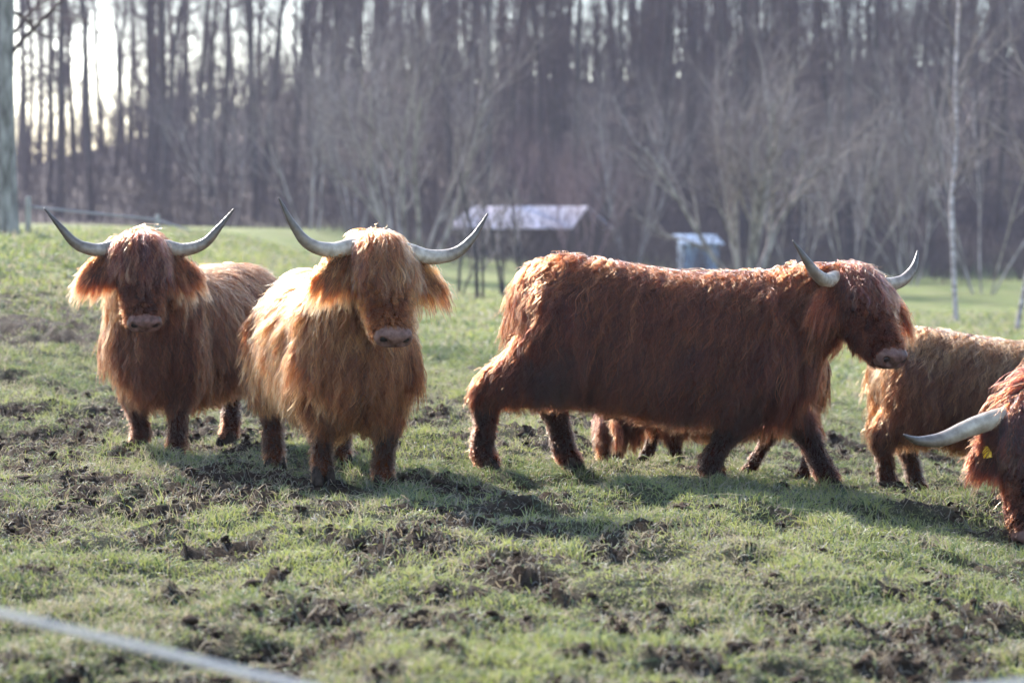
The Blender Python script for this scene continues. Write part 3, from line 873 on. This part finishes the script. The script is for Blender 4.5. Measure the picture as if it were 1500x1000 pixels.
# ------------------------------------------------------------------ grass
def grass(name, label, n, ylo, yhi, hgt, rad, seed, mudlim):
    r = np.random.RandomState(seed)
    # constant density on screen falls off with distance
    u = r.rand(n); y = ylo + (yhi - ylo) * u ** 1.25
    hw = y * 0.2118 * 1.12 + 0.5
    x = r.uniform(-1, 1, n) * hw
    # clump into tufts
    tuft = r.normal(size=(n, 2)) * 0.0
    mm = mud_mask(x, y)
    keep = r.rand(n) > mm * mudlim
    x, y, mm = x[keep], y[keep], mm[keep]; n = len(x)
    z = G(x, y)
    dens = fbm(x * 2.2, y * 2.2, 60, 3); tall = np.clip(fbm(x * 3.4 + 40, y * 3.4, 66, 3) * 3.0 - 0.95, 0, 1.9)
    far = 1 + 0.02 * np.maximum(y - 10, 0)
    h = hgt * r.uniform(0.35, 1.15, n) * (0.42 + 0.85 * tall) * (1 - 0.35 * mm) * far
    az = r.rand(n) * 6.283; lean = np.abs(r.normal(size=n)) * 0.75 + 0.15
    K = 4; tt = np.linspace(0, 1, K)
    P = np.empty((n, K, 3))
    P[..., 0] = x[:, None] + np.cos(az)[:, None] * (lean * h)[:, None] * tt[None] ** 1.6
    P[..., 1] = y[:, None] + np.sin(az)[:, None] * (lean * h)[:, None] * tt[None] ** 1.6
    P[..., 2] = z[:, None] - 0.006 + h[:, None] * (tt[None] - 0.35 * np.minimum(lean, 1.6)[:, None] * tt[None] ** 2.2)
    rr = (rad * (1 - 0.85 * tt ** 1.7))[None] * (r.uniform(0.7, 1.3, n) * far)[:, None]
    g1 = np.array([0.115, 0.148, 0.036]); g2 = np.array([0.29, 0.305, 0.080]); dry = np.array([0.33, 0.28, 0.17]); dk = np.array([0.045, 0.075, 0.025])
    a = np.clip(fbm(x * 0.8, y * 0.8, 70, 3) * 1.6 - 0.3 + r.normal(size=n) * 0.25, 0, 1)[:, None]
    c = g1 * (1 - a) + g2 * a
    dd = (r.rand(n) < 0.20 + 0.32 * sstep(0.50, 0.68, fbm(x * 1.4 + 9, y * 1.4, 80, 3)) + 0.25 * mm)[:, None]
    c = np.where(dd, dry * r.uniform(0.5, 1.1, (n, 1)), c)
    k = (r.rand(n) < 0.2)[:, None]; c = np.where(k & ~dd, dk, c)
    o = curves_obj(name, P, rr, c, M_grass)
    props(o, label, 'grass', kind='stuff')
    return o
grass('grass', 'short pasture grass growing between the mud', 420000, 5.8, 26, 0.056, 0.0020, 5, 0.84)
def straw(n, seed):
    r = np.random.RandomState(seed)
    y = 5.8 + 15 * r.rand(n) ** 1.3; x = r.uniform(-1, 1, n) * (y * 0.237 + 0.5)
    mm = mud_mask(x, y); keep = r.rand(n) < 0.15 + 0.85 * mm
    x, y = x[keep], y[keep]; n = len(x)
    az = r.rand(n) * 6.283; L = r.uniform(0.02, 0.075, n)
    K = 4; tt = np.linspace(-0.5, 0.5, K); P = np.empty((n, K, 3))
    cv = r.normal(size=n) * 0.3
    P[..., 0] = x[:, None] + (np.cos(az) * L)[:, None] * tt - (np.sin(az) * L * cv)[:, None] * tt ** 2
    P[..., 1] = y[:, None] + (np.sin(az) * L)[:, None] * tt + (np.cos(az) * L * cv)[:, None] * tt ** 2
    P[..., 2] = G(P[..., 0], P[..., 1]) + 0.004 + np.abs(r.normal(size=n))[:, None] * 0.012 + (r.normal(size=n) * L * 0.5)[:, None] * tt
    c = np.array([0.24, 0.19, 0.12]) * r.uniform(0.2, 1.1, (n, 1))
    g = (r.rand(n) < 0.25)[:, None]; c = np.where(g, np.array([0.12, 0.14, 0.05]) * r.uniform(0.6, 1.2, (n, 1)), c)
    o = curves_obj('straw', P, 0.0019 * np.array([0.7, 1, 0.9, 0.5])[None] * r.uniform(0.6, 1.3, (n, 1)), c, M_grass)
    props(o, 'dead straw and trampled stalks lying on the mud', 'straw', kind='stuff')
straw(60000, 15)
def clods(n, seed):
    import bmesh
    bm = bmesh.new(); bmesh.ops.create_icosphere(bm, subdivisions=2, radius=1.0)
    bv = np.array([v.co[:] for v in bm.verts]); bf = np.array([[v.index for v in f.verts] for f in bm.faces]); bm.free()
    r = np.random.RandomState(seed); Vs, Fs, off = [], [], 0
    while len(Vs) < n:
        y = 5.9 + 14 * r.rand() ** 1.3; x = r.uniform(-1, 1) * (y * 0.225 + 0.3)
        if r.rand() > 0.04 + float(mud_mask(x, y)): continue
        q = 0.006 + 0.015 * r.rand() ** 2.5
        sc3 = np.array([r.uniform(.8, 1.7), r.uniform(.8, 1.7), r.uniform(.5, 1.0)]) * q
        ns = hash_noise3(bv * 1.0 + r.rand(3) * 40, r.randint(40), 2.2)
        V = bv * (1 + 0.5 * ns[:, :1] + 0.26 * r.normal(size=(len(bv), 1))) * sc3 + np.array([x, y, float(G(x, y)) + 0.25 * sc3[2]])
        Vs.append(V); Fs.append(bf + off); off += len(V)
    o = fast_mesh('mud_clods', np.concatenate(Vs), np.concatenate(Fs), M_clod)
    props(o, 'dark clods of trodden earth scattered over the pasture', 'earth', kind='stuff')
M_clod = noise_mat('clod', (0.016, 0.010, 0.007), (0.058, 0.037, 0.024), 30, 0.95, 0.08, 0.8)
clods(6500, 8)
grass('grass', 'paler grass of the field farther behind the cattle', 110000, 24, 62, 0.075, 0.006, 6, 0.5)


# ------------------------------------------------------------------ trees
def at(px, d):      # lateral world position of a photo column at distance d
    return (px - 750) / FPX * d

def grow_branch(p, d, L, r, lvl, rng, out, spec):
    n = spec['seg'][lvl]; pts = [p]; rad = [r]
    up = spec['up'][lvl]; wig = spec['wig'][lvl]
    for k in range(n):
        d = d + rng.normal(size=3) * wig + np.array([0, 0, up]); d = d / np.linalg.norm(d)
        p = p + d * (L / n); pts.append(p); rad.append(r * (1 - (1 - spec['taper'][lvl]) * (k + 1) / n))
    out.append((np.array(pts), np.array(rad), spec['sides'][lvl], lvl))
    if lvl + 1 >= len(spec['seg']): return
    m = spec['num'][lvl]; lo = spec['from'][lvl]
    for q in range(m):
        f = lo + (1 - lo) * (q + rng.rand()) / m
        x = f * n; i = min(int(x), n - 1); w = x - i
        pp = pts[i] * (1 - w) + pts[i + 1] * w; rr = rad[i] * (1 - w) + rad[i + 1] * w
        dd = pts[i + 1] - pts[i]; dd = dd / np.linalg.norm(dd)
        a = rng.rand() * 6.283
        e = np.cross(dd, [math.cos(a), math.sin(a), 0.3]); e /= np.linalg.norm(e) + 1e-9
        ang = spec['ang'][lvl] * rng.uniform(0.7, 1.3)
        nd = dd * math.cos(ang) + e * math.sin(ang)
        Lc = spec['len'][lvl] * rng.uniform(0.6, 1.2) * (1 - spec['tipshort'][lvl] * f)
        grow_branch(pp, nd, Lc, min(rr * spec['rr'][lvl], rr * 0.95), lvl + 1, rng, out, spec)

def tree_paths(seed, stems, spec):
    rng = np.random.RandomState(seed); out = []
    for (p, d, L, r) in stems:
        grow_branch(np.array(p, float), np.array(d, float) / np.linalg.norm(d), L, r, 0, rng, out, spec)
    return out

def tree_obj(name, label, cat, loc, paths, mt, mc, group=None, split=1):
    e = empty(name, loc); props(e, label, cat, group)
    tubes_obj('trunk', [p[:3] for p in paths if p[3] < split], mt, e)
    tubes_obj('crown', [p[:3] for p in paths if p[3] >= split], mc, e)
    return e

FOREST = dict(seg=[9, 5, 3, 2], up=[0.02, 0.10, 0.05, 0.0], wig=[0.045, 0.16, 0.25, 0.25], taper=[0.25, 0.3, 0.4, 0.5], sides=[6, 3, 3, 3],
              num=[46, 6, 5], ang=[1.05, 0.8, 0.8], len=[3.2, 1.7, 1.0], tipshort=[0.55, 0.2, 0.2], rr=[0.32, 0.55, 0.6])
FOREST['from'] = [0.26, 0.25, 0.3]
protos = []
for i in range(6):
    rng = random.Random(50 + i)
    H = rng.uniform(17, 23); sp = dict(FOREST)
    sp['from'] = [rng.uniform(0.18, 0.45), 0.25, 0.3]
    pp = tree_paths(200 + i, [((0, 0, -0.3), (rng.uniform(-.05, .05), rng.uniform(-.05, .05), 1), H, rng.uniform(0.10, 0.22))], sp)
    protos.append((pp, None))
proto_mesh = []
for pp, _ in protos:
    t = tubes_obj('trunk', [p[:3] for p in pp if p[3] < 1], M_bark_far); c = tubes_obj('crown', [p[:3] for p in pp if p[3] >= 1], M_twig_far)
    proto_mesh.append((t.data, c.data)); bpy.data.objects.remove(t); bpy.data.objects.remove(c)

rf = random.Random(9)
spots = [(75, 140, 1.0), (135, 128, 1.15), (172, 155, 0.9), (98, 170, 0.8), (230, 140, 1.0), (255, 165, 1.0), (310, 138, 1.1), (328, 160, 1.0), (372, 150, 1.1), (430, 140, 1.0), (40, 150, 0.9), (112, 150, 1.05), (152, 178, 1.1), (190, 160, 1.0), (205, 190, 1.1), (60, 185, 1.1), (88, 200, 1.2), (122, 205, 1.2), (182, 208, 1.15), (30, 175, 1.1), (218, 150, 1.1)]
for k in range(300):
    d = rf.uniform(122, 225)
    px = rf.uniform(-120, 1620)
    if px < 215 and rf.random() < 0.9: continue
    if 215 <= px < 470 and rf.random() < 0.45: continue
    spots.append((px, d, rf.uniform(0.82, 1.25)))
for k in range(58):
    spots.append((rf.uniform(430, 1600), rf.uniform(205, 245), rf.uniform(1.0, 1.3)))
left_labels = ['dark trunk against the bright sky, first right of the thick left edge trunk', 'straight dark trunk standing alone in the bright sky gap at left',
    'thin trunk against the sky just right of the straight dark trunk', 'short thin far trunk in the bright sky gap at left', 'dark trunk on the right side of the bright sky gap',
    'pale far trunk right of the bright sky gap', 'tall dark trunk rising above the leftmost cow right horn', 'far trunk close behind the trunk above the leftmost cow horn',
    'tall dark trunk above the gap between the two front facing cows', 'tall trunk above the golden cow left horn tip', 'trunk partly behind the thick left edge tree']
for si, (px, d, sc_) in enumerate(spots):
    x = at(px, d)
    tm, cm = proto_mesh[rf.randrange(len(proto_mesh))]
    e = empty('forest_tree', (x, d, float(macro(x, d))), (0, 0, rf.uniform(0, 6.28)), sc_)
    props(e, left_labels[si] if si < len(left_labels) else 'tall bare tree of the wood on the slope behind the pasture', 'tree', 'bare trees of the wood on the slope')
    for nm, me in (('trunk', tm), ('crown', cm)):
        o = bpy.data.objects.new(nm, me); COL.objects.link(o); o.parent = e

def brush(name, label, n, ylo, yhi, hmin, hmax, r0, mat, seed, pxlo=-80, pxhi=1580):
    rng = np.random.RandomState(seed); paths = []
    for k in range(n):
        d = rng.uniform(ylo, yhi); px = rng.uniform(pxlo, pxhi); x = at(px, d)
        h = rng.uniform(hmin, hmax); p = np.array([x, d, float(macro(x, d)) - 0.1])
        lean = rng.normal(size=3) * 0.22; lean[2] = 1
        pts = [p]; v = lean / np.linalg.norm(lean)
        for q in range(3):
            v = v + rng.normal(size=3) * 0.12; v /= np.linalg.norm(v); pts.append(pts[-1] + v * h / 3)
        rr = r0 * rng.uniform(0.6, 1.4)
        paths.append((np.array(pts), rr * np.array([1, 0.75, 0.5, 0.2]), 3))
        for q in range(4):
            i = rng.randint(1, 3); w = rng.normal(size=3); w[2] = abs(w[2]) + 0.6; w /= np.linalg.norm(w)
            L = h * rng.uniform(0.2, 0.4)
            paths.append((np.array([pts[i], pts[i] + w * L * 0.5, pts[i] + w * L + np.array([0, 0, 0.1 * L])]), rr * np.array([0.55, 0.4, 0.15]), 3))
    o = tubes_obj(name, paths, mat); props(o, label, 'undergrowth', kind='stuff')
    return o
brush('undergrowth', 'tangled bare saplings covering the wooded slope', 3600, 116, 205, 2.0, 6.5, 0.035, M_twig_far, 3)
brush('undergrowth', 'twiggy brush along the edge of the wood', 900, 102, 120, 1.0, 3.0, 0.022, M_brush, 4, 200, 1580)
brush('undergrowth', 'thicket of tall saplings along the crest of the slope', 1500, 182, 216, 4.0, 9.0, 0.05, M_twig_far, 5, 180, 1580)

SPREAD = dict(seg=[6, 6, 5, 4, 3], up=[0.05, 0.06, 0.06, 0.05, 0.03], wig=[0.08, 0.11, 0.14, 0.16, 0.2], taper=[0.45, 0.35, 0.35, 0.4, 0.4], sides=[7, 5, 4, 3, 3],
              num=[7, 6, 5, 2], ang=[0.48, 0.55, 0.6, 0.6], len=[3.6, 2.2, 1.2, 0.6], tipshort=[0.2, 0.3, 0.3, 0.2], rr=[0.62, 0.6, 0.55, 0.6])
SPREAD['from'] = [0.25, 0.25, 0.2, 0.2]
def z0(x, y): return float(macro(x, y))
def plant(name, label, px, d, seed, stems, spec, mt, mc, cat='tree', split=2):
    x = at(px, d)
    return tree_obj(name, label, cat, (x, d, z0(x, d)), tree_paths(seed, stems, spec), mt, mc, None, split)
def fan(n, L, r, spread, seed, r0=0.2):
    rg = random.Random(seed); o = []
    for k in range(n):
        a = 6.283 * k / n + rg.uniform(-.4, .4)
        o.append(((math.cos(a) * r0, math.sin(a) * r0, -0.15), (math.cos(a) * spread * rg.uniform(.5, 1.2), math.sin(a) * spread * rg.uniform(.5, 1.2), 1), L * rg.uniform(.8, 1.1), r * rg.uniform(.7, 1.1)))
    return o
plant('bare_tree', 'wide many stemmed bare tree behind the golden cow, left of the barn', 600, 78, 11, fan(8, 6.6, 0.10, 0.50, 1, 0.5), SPREAD, M_bark_mid, M_twig_mid)
plant('bare_tree', 'bare tree with pale fanning limbs right of the small pale blue hut', 1090, 82, 12, fan(7, 6.4, 0.13, 0.46, 2, 0.15), SPREAD, M_bark_mid, M_twig_mid)
sp5 = dict(SPREAD); sp5['num'] = [15, 6, 4, 2]; sp5['len'] = [2.0, 1.1, 0.6, 0.35]; sp5['wig'] = [0.10, 0.14, 0.16, 0.18, 0.2]; sp5['ang'] = [0.7, 0.65, 0.65, 0.6]
plant('slender_tree', 'slender pale barked tree near the right edge, first of two', 1402, 52, 13, [((0, 0, -0.2), (0.02, 0, 1), 8.5, 0.06)], sp5, M_birch, M_twig_mid, split=1)
plant('slender_tree', 'slender forked pale tree cut by the right edge', 1487, 47, 14, [((0, 0, -0.2), (0.03, 0, 1), 8.5, 0.055)], sp5, M_birch, M_twig_mid, split=1)
sp6 = dict(SPREAD); sp6['num'] = [6, 4, 3, 2]; sp6['len'] = [1.2, 0.8, 0.5, 0.3]
for k, (px, d, h, lab) in enumerate(((700, 47, 2.7, 'young bare tree just left of the auburn cow rump'), (736, 55, 2.6, 'thin sapling right of the young bare tree in the field'), (672, 58, 2.3, 'small sapling beside the right horn of the golden cow'), (765, 60, 2.8, 'spindly sapling in the field above the auburn cow rump'))):
    plant('sapling', lab, px, d, 30 + k, [((0, 0, -0.1), (0.05 * (-1) ** k, 0, 1), h, 0.045), ((0.08, 0.05, -0.1), (0.2 * (-1) ** k, 0.1, 1), h * 0.8, 0.03)], sp6, M_bark_far, M_twig_mid, split=1)
plant('shrub', 'reddish twigged shrub growing right of the barn', 850, 108, 41, fan(5, 3.4, 0.04, 0.5, 5, 0.5), SPREAD, M_twig_red, M_twig_red, 'shrub', 1)
plant('shrub', 'reddish bush rising behind the barn roof', 775, 125, 42, fan(4, 4.2, 0.045, 0.45, 6, 0.5), SPREAD, M_twig_red, M_twig_red, 'shrub', 1)
for k, (px, d, h, lab) in enumerate(((455, 98, 4.6, 'bare bushy tree at the wood edge above the golden cow left horn'), (520, 104, 5.0, 'bare bushy tree at the wood edge above the golden cow head'),
        (925, 112, 4.6, 'bare bushy tree between the barn and the small hut'), (1170, 100, 4.6, 'bare bushy tree above the auburn cow left horn tip'),
        (1250, 92, 4.8, 'pale bare tree at the wood edge above the auburn cow head'), (1330, 98, 5.0, 'bare bushy tree at the wood edge right of the auburn cow horns'),
        (330, 112, 4.0, 'bare bush at the wood edge above the leftmost cow right horn'), (1440, 80, 4.6, 'bare bushy tree between the two slender trees'))):
    plant('bare_tree', lab, px, d, 60 + k, fan(4 + k % 3, h * (1.15 + 0.12 * (k * 7 % 5)), 0.045, 0.26 + 0.05 * (k % 4), 20 + k, 0.3), SPREAD, M_bark_mid, M_twig_mid)
# thick trunk at the left edge
M_bark_left = noise_mat('bark_lichen', (0.10, 0.09, 0.08), (0.30, 0.275, 0.25), 9, 0.85, 0.2, 0.6, stretch=(1, 1, 0.3))
sp7 = dict(FOREST); sp7['num'] = [22, 5, 4]; sp7['from'] = [0.22, 0.25, 0.3]; sp7['len'] = [2.6, 1.3, 0.7]
plant('roadside_tree', 'thick lichen grey trunk at the left edge', 15, 38, 71, [((0, 0, -0.2), (0.0, 0, 1), 12, 0.175)], sp7, M_bark_left, M_twig_far, split=1)

# ------------------------------------------------------------------ barn, hut
def slab(name, corners, thick, mat, parent):
    c = np.array(corners, float); n = np.cross(c[1] - c[0], c[2] - c[0]); n /= np.linalg.norm(n)
    V = np.concatenate([c, c + n * thick]); k = len(c)
    F = [tuple(range(k))[::-1], tuple(range(k, 2 * k))] + [(i, (i + 1) % k, k + (i + 1) % k, k + i) for i in range(k)]
    return mesh_obj(name, V, F, mat, parent)
def box(name, lo, hi, mat, parent):
    (a, b, c), (d, e, f) = lo, hi
    V = [(a, b, c), (d, b, c), (d, e, c), (a, e, c), (a, b, f), (d, b, f), (d, e, f), (a, e, f)]
    return mesh_obj(name, V, [(3, 2, 1, 0), (4, 5, 6, 7), (0, 1, 5, 4), (1, 2, 6, 5), (2, 3, 7, 6), (3, 0, 4, 7)], mat, parent)
M_roof = noise_mat('barn_roof', (0.72, 0.58, 0.59), (0.85, 0.72, 0.73), 2.5, 0.7, 0.15, stretch=(1, 0.3, 1))
M_wood = noise_mat('barn_wood', (0.035, 0.026, 0.022), (0.09, 0.065, 0.052), 4, 0.9, 0.15, stretch=(6, 6, 0.4))
M_hut = noise_mat('hut_paint', (0.14, 0.19, 0.27), (0.24, 0.30, 0.38), 3, 0.6, 0.3)
M_hutdoor = noise_mat('hut_door', (0.10, 0.13, 0.18), (0.16, 0.20, 0.26), 3, 0.6, 0.3)
M_hutroof = noise_mat('hut_roof', (0.36, 0.43, 0.53), (0.48, 0.55, 0.65), 3, 0.45, 0.4)
bd = 120; bx = at(776, bd); bz = z0(bx, bd)
barn = empty('barn', (bx, bd, bz), (0, 0, R(-24)))
props(barn, 'low barn with pale pinkish roof and dark timber walls at the wood edge', 'barn')
ev = 1.22 - bz; rg = 2.28 - bz
W, D = 3.0, 2.2
slab('roof', [(-W - .35, -D - .4, ev), (W + .35, -D - .4, ev), (W + .1, 0, rg), (-W - .1, 0, rg)], 0.07, M_roof, barn)
slab('roof', [(W + .35, D + .4, ev), (-W - .35, D + .4, ev), (-W - .1, 0.004, rg), (W + .1, 0.004, rg)], 0.07, M_roof, barn)
nb_ = 14
for k in range(nb_):        # upright boards of the front wall with a dark open bay
    x0 = -W + k * 2 * W / nb_; x1 = x0 + 2 * W / nb_ - 0.025
    if 5 <= k <= 8: continue
    box('plank', (x0, -D - 0.02 * (k % 2), -0.3), (x1, -D + 0.06, ev - 0.02), M_wood, barn)
box('wall', (-W, D - 0.1, -0.3), (W, D, ev - 0.02), M_wood, barn)
for sx in (-1, 1):
    o = mesh_obj('gable_wall', [(sx * W, -D + .07, -.3), (sx * W, D - .11, -.3), (sx * W, D - .11, ev), (sx * W, 0, rg - .06), (sx * W, -D + .07, ev),
                           (sx * (W - .1), -D + .07, -.3), (sx * (W - .1), D - .11, -.3), (sx * (W - .1), D - .11, ev), (sx * (W - .1), 0, rg - .06), (sx * (W - .1), -D + .07, ev)],
                 [(0, 1, 2, 3, 4), (9, 8, 7, 6, 5), (0, 5, 6, 1), (1, 6, 7, 2), (2, 7, 8, 3), (3, 8, 9, 4), (4, 9, 5, 0)], M_wood, barn)
hd_ = 112; hx_ = at(1022, hd_); hz_ = z0(hx_, hd_)
hut = empty('hut', (hx_, hd_, hz_), (0, 0, R(8)))
props(hut, 'small pale blue hut with a light sheet roof behind the auburn cow', 'hut')
ht = 0.93 - hz_
box('wall', (-.82, -.7, .12), (.82, .7, ht - .38), M_hut, hut)
slab('roof', [(-1.02, -.95, ht - .42), (1.02, -.95, ht - .42), (1.02, .9, ht), (-1.02, .9, ht)], 0.06, M_hutroof, hut)
box('door', (-.25, -.73, .16), (.25, -.702, ht - .5), M_hutdoor, hut)
for sx in (-.7, .7):
    for sy in (-.6, .6): box('foot', (sx - .08, sy - .08, -.2), (sx + .08, sy + .08, .118), M_wood, hut)

# ------------------------------------------------------------------ fences
def tape_material():
    m, nt, out = new_mat('fence_tape'); L = nt.links.new
    tc = nt.nodes.new('ShaderNodeTexCoord'); w = nt.nodes.new('ShaderNodeTexNoise'); w.inputs['Scale'].default_value = 60
    r = nt.nodes.new('ShaderNodeValToRGB'); r.color_ramp.elements[0].color = (0.52, 0.51, 0.51, 1); r.color_ramp.elements[1].color = (0.64, 0.63, 0.63, 1)
    d = nt.nodes.new('ShaderNodeBsdfDiffuse'); t = nt.nodes.new('ShaderNodeBsdfTranslucent'); x = nt.nodes.new('ShaderNodeMixShader'); x.inputs[0].default_value = 0.45
    L(tc.outputs['Object'], w.inputs['Vector']); L(w.outputs['Fac'], r.inputs[0]); L(r.outputs[0], d.inputs[0]); L(r.outputs[0], t.inputs[0])
    L(d.outputs[0], x.inputs[1]); L(t.outputs[0], x.inputs[2]); L(x.outputs[0], out.inputs[0]); return m
M_tape = tape_material()
M_post = noise_mat('post_wood', (0.20, 0.18, 0.16), (0.38, 0.35, 0.31), 8, 0.85, 0.2, 0.3, stretch=(1, 1, 0.2))
def tape(name, label, pts, w, cat='fence tape', n=16, mat=None):
    pts = np.array(pts, float); m = len(pts)
    V, F = [], []
    Q = []
    for i in range(m - 1):
        for k in range(n):
            f = k / n; q = pts[i] * (1 - f) + pts[i + 1] * f; q = q + V3(0, 0, 0); Q.append(q)
    Q.append(pts[-1])
    th = 0.0015
    for k, q in enumerate(Q):
        tw = 0.25 * math.sin(k * 0.35)
        dz = math.cos(tw) * w / 2; dy = math.sin(tw) * w / 2
        V += [(q[0], q[1] - dy - th, q[2] - dz), (q[0], q[1] + dy - th, q[2] + dz), (q[0], q[1] + dy + th, q[2] + dz), (q[0], q[1] - dy + th, q[2] - dz)]
    for k in range(len(Q) - 1):
        a = 4 * k
        for j in range(4):
            F.append((a + j, a + (j + 1) % 4, a + 4 + (j + 1) % 4, a + 4 + j))
    F += [(3, 2, 1, 0), tuple(4 * (len(Q) - 1) + j for j in range(4))]
    o = mesh_obj(name, V, F, mat or M_tape, None, True); props(o, label, cat); return o
def post(label, x, y, top, r=0.035):
    z = float(G(x, y)); ob = bpy.data.objects
    h = top - z
    V, F = [], []
    pts = [(x, y, z - 0.25), (x, y, z + h * 0.5), (x + 0.006, y, top - 0.03), (x + 0.006, y, top)]
    Vv, Fv = rings_mesh([(p, (rr, 0, 0), (0, rr, 0)) for p, rr in zip(pts, (r, r, r * 0.95, r * 0.7))], 10)
    o = mesh_obj('fence_post', Vv, Fv, M_post, None, True); props(o, label, 'post'); return o
def pix(px, py, d):
    return (at(px, d), d, CAM_H - (py - 330) / FPX * d)
pa = pix(42, 288, 40); pb = pix(231, 314, 45); pc = pix(300, 345, 66)
post('weathered fence post at the top of the bank beside the thick trunk', pa[0], pa[1], pa[2], 0.05)
post('short pale fence post behind the leftmost cow head', pb[0], pb[1], pb[2], 0.045)
post('far fence post behind the leftmost cow right horn', pc[0], pc[1], pc[2] + 0.04, 0.045)
ta = pix(46, 303, 39.94); tb = pix(231, 322, 44.94)
tape('fence_tape', 'pale electric fence tape between posts on the far bank', [ta, tb, (pc[0], pc[1] - 0.06, pc[2])], 0.04, mat=noise_mat('old_tape', (0.22, 0.20, 0.20), (0.34, 0.31, 0.31), 30, 0.7, 0.2))
# near tape in front of the camera position, out of focus, held by a low middle post below the picture
dn = 4.3
def onl(a, b, px): return pix(px, a[1] + (b[1] - a[1]) * (px - a[0]) / (b[0] - a[0]), dn)
La, Lb = (0, 901), (415, 1003)
Ra = (1476, 1007)
lp = [onl(La, Lb, px) for px in (-900, -600, -300, 0, 200, 415, 600, 760)]
rp = [lp[-1]] + [onl((760, 1086), Ra, px) for px in (1000, 1250, 1470)] + [onl((760, 1086), Ra, px) for px in (1700, 2200)]
tape('fence_tape', 'blurred white electric fence tape crossing the lower left foreground', lp, 0.016, n=4)
tape('fence_tape', 'blurred white electric fence tape touching the lower right corner', rp, 0.016, n=4)
post('fence post holding the left end of the foreground tape', lp[0][0], dn + 0.05, lp[0][2] + 0.10, 0.03)
post('low fence post between the two spans of foreground tape', lp[-1][0], dn + 0.05, lp[-1][2] + 0.03, 0.03)
post('fence post holding the right end of the foreground tape', rp[-1][0], dn + 0.05, rp[-1][2] + 0.10, 0.03)

# ------------------------------------------------------------------ haze
hz_lo, hz_hi = -3.0, 48.0
def haze():
    o = box('haze', (-300, -12, hz_lo), (300, 640, hz_hi), None, None)
    m, nt, out = new_mat('haze')
    v = nt.nodes.new('ShaderNodeVolumePrincipled')
    v.inputs['Color'].default_value = (0.80, 0.78, 1.0, 1)
    v.inputs['Density'].default_value = 0.00027
    v.inputs['Anisotropy'].default_value = 0.3
    nt.links.new(v.outputs[0], out.inputs['Volume'])
    o.data.materials.append(m)
    props(o, 'thin pale winter haze over the valley', 'haze', kind='stuff')
haze()
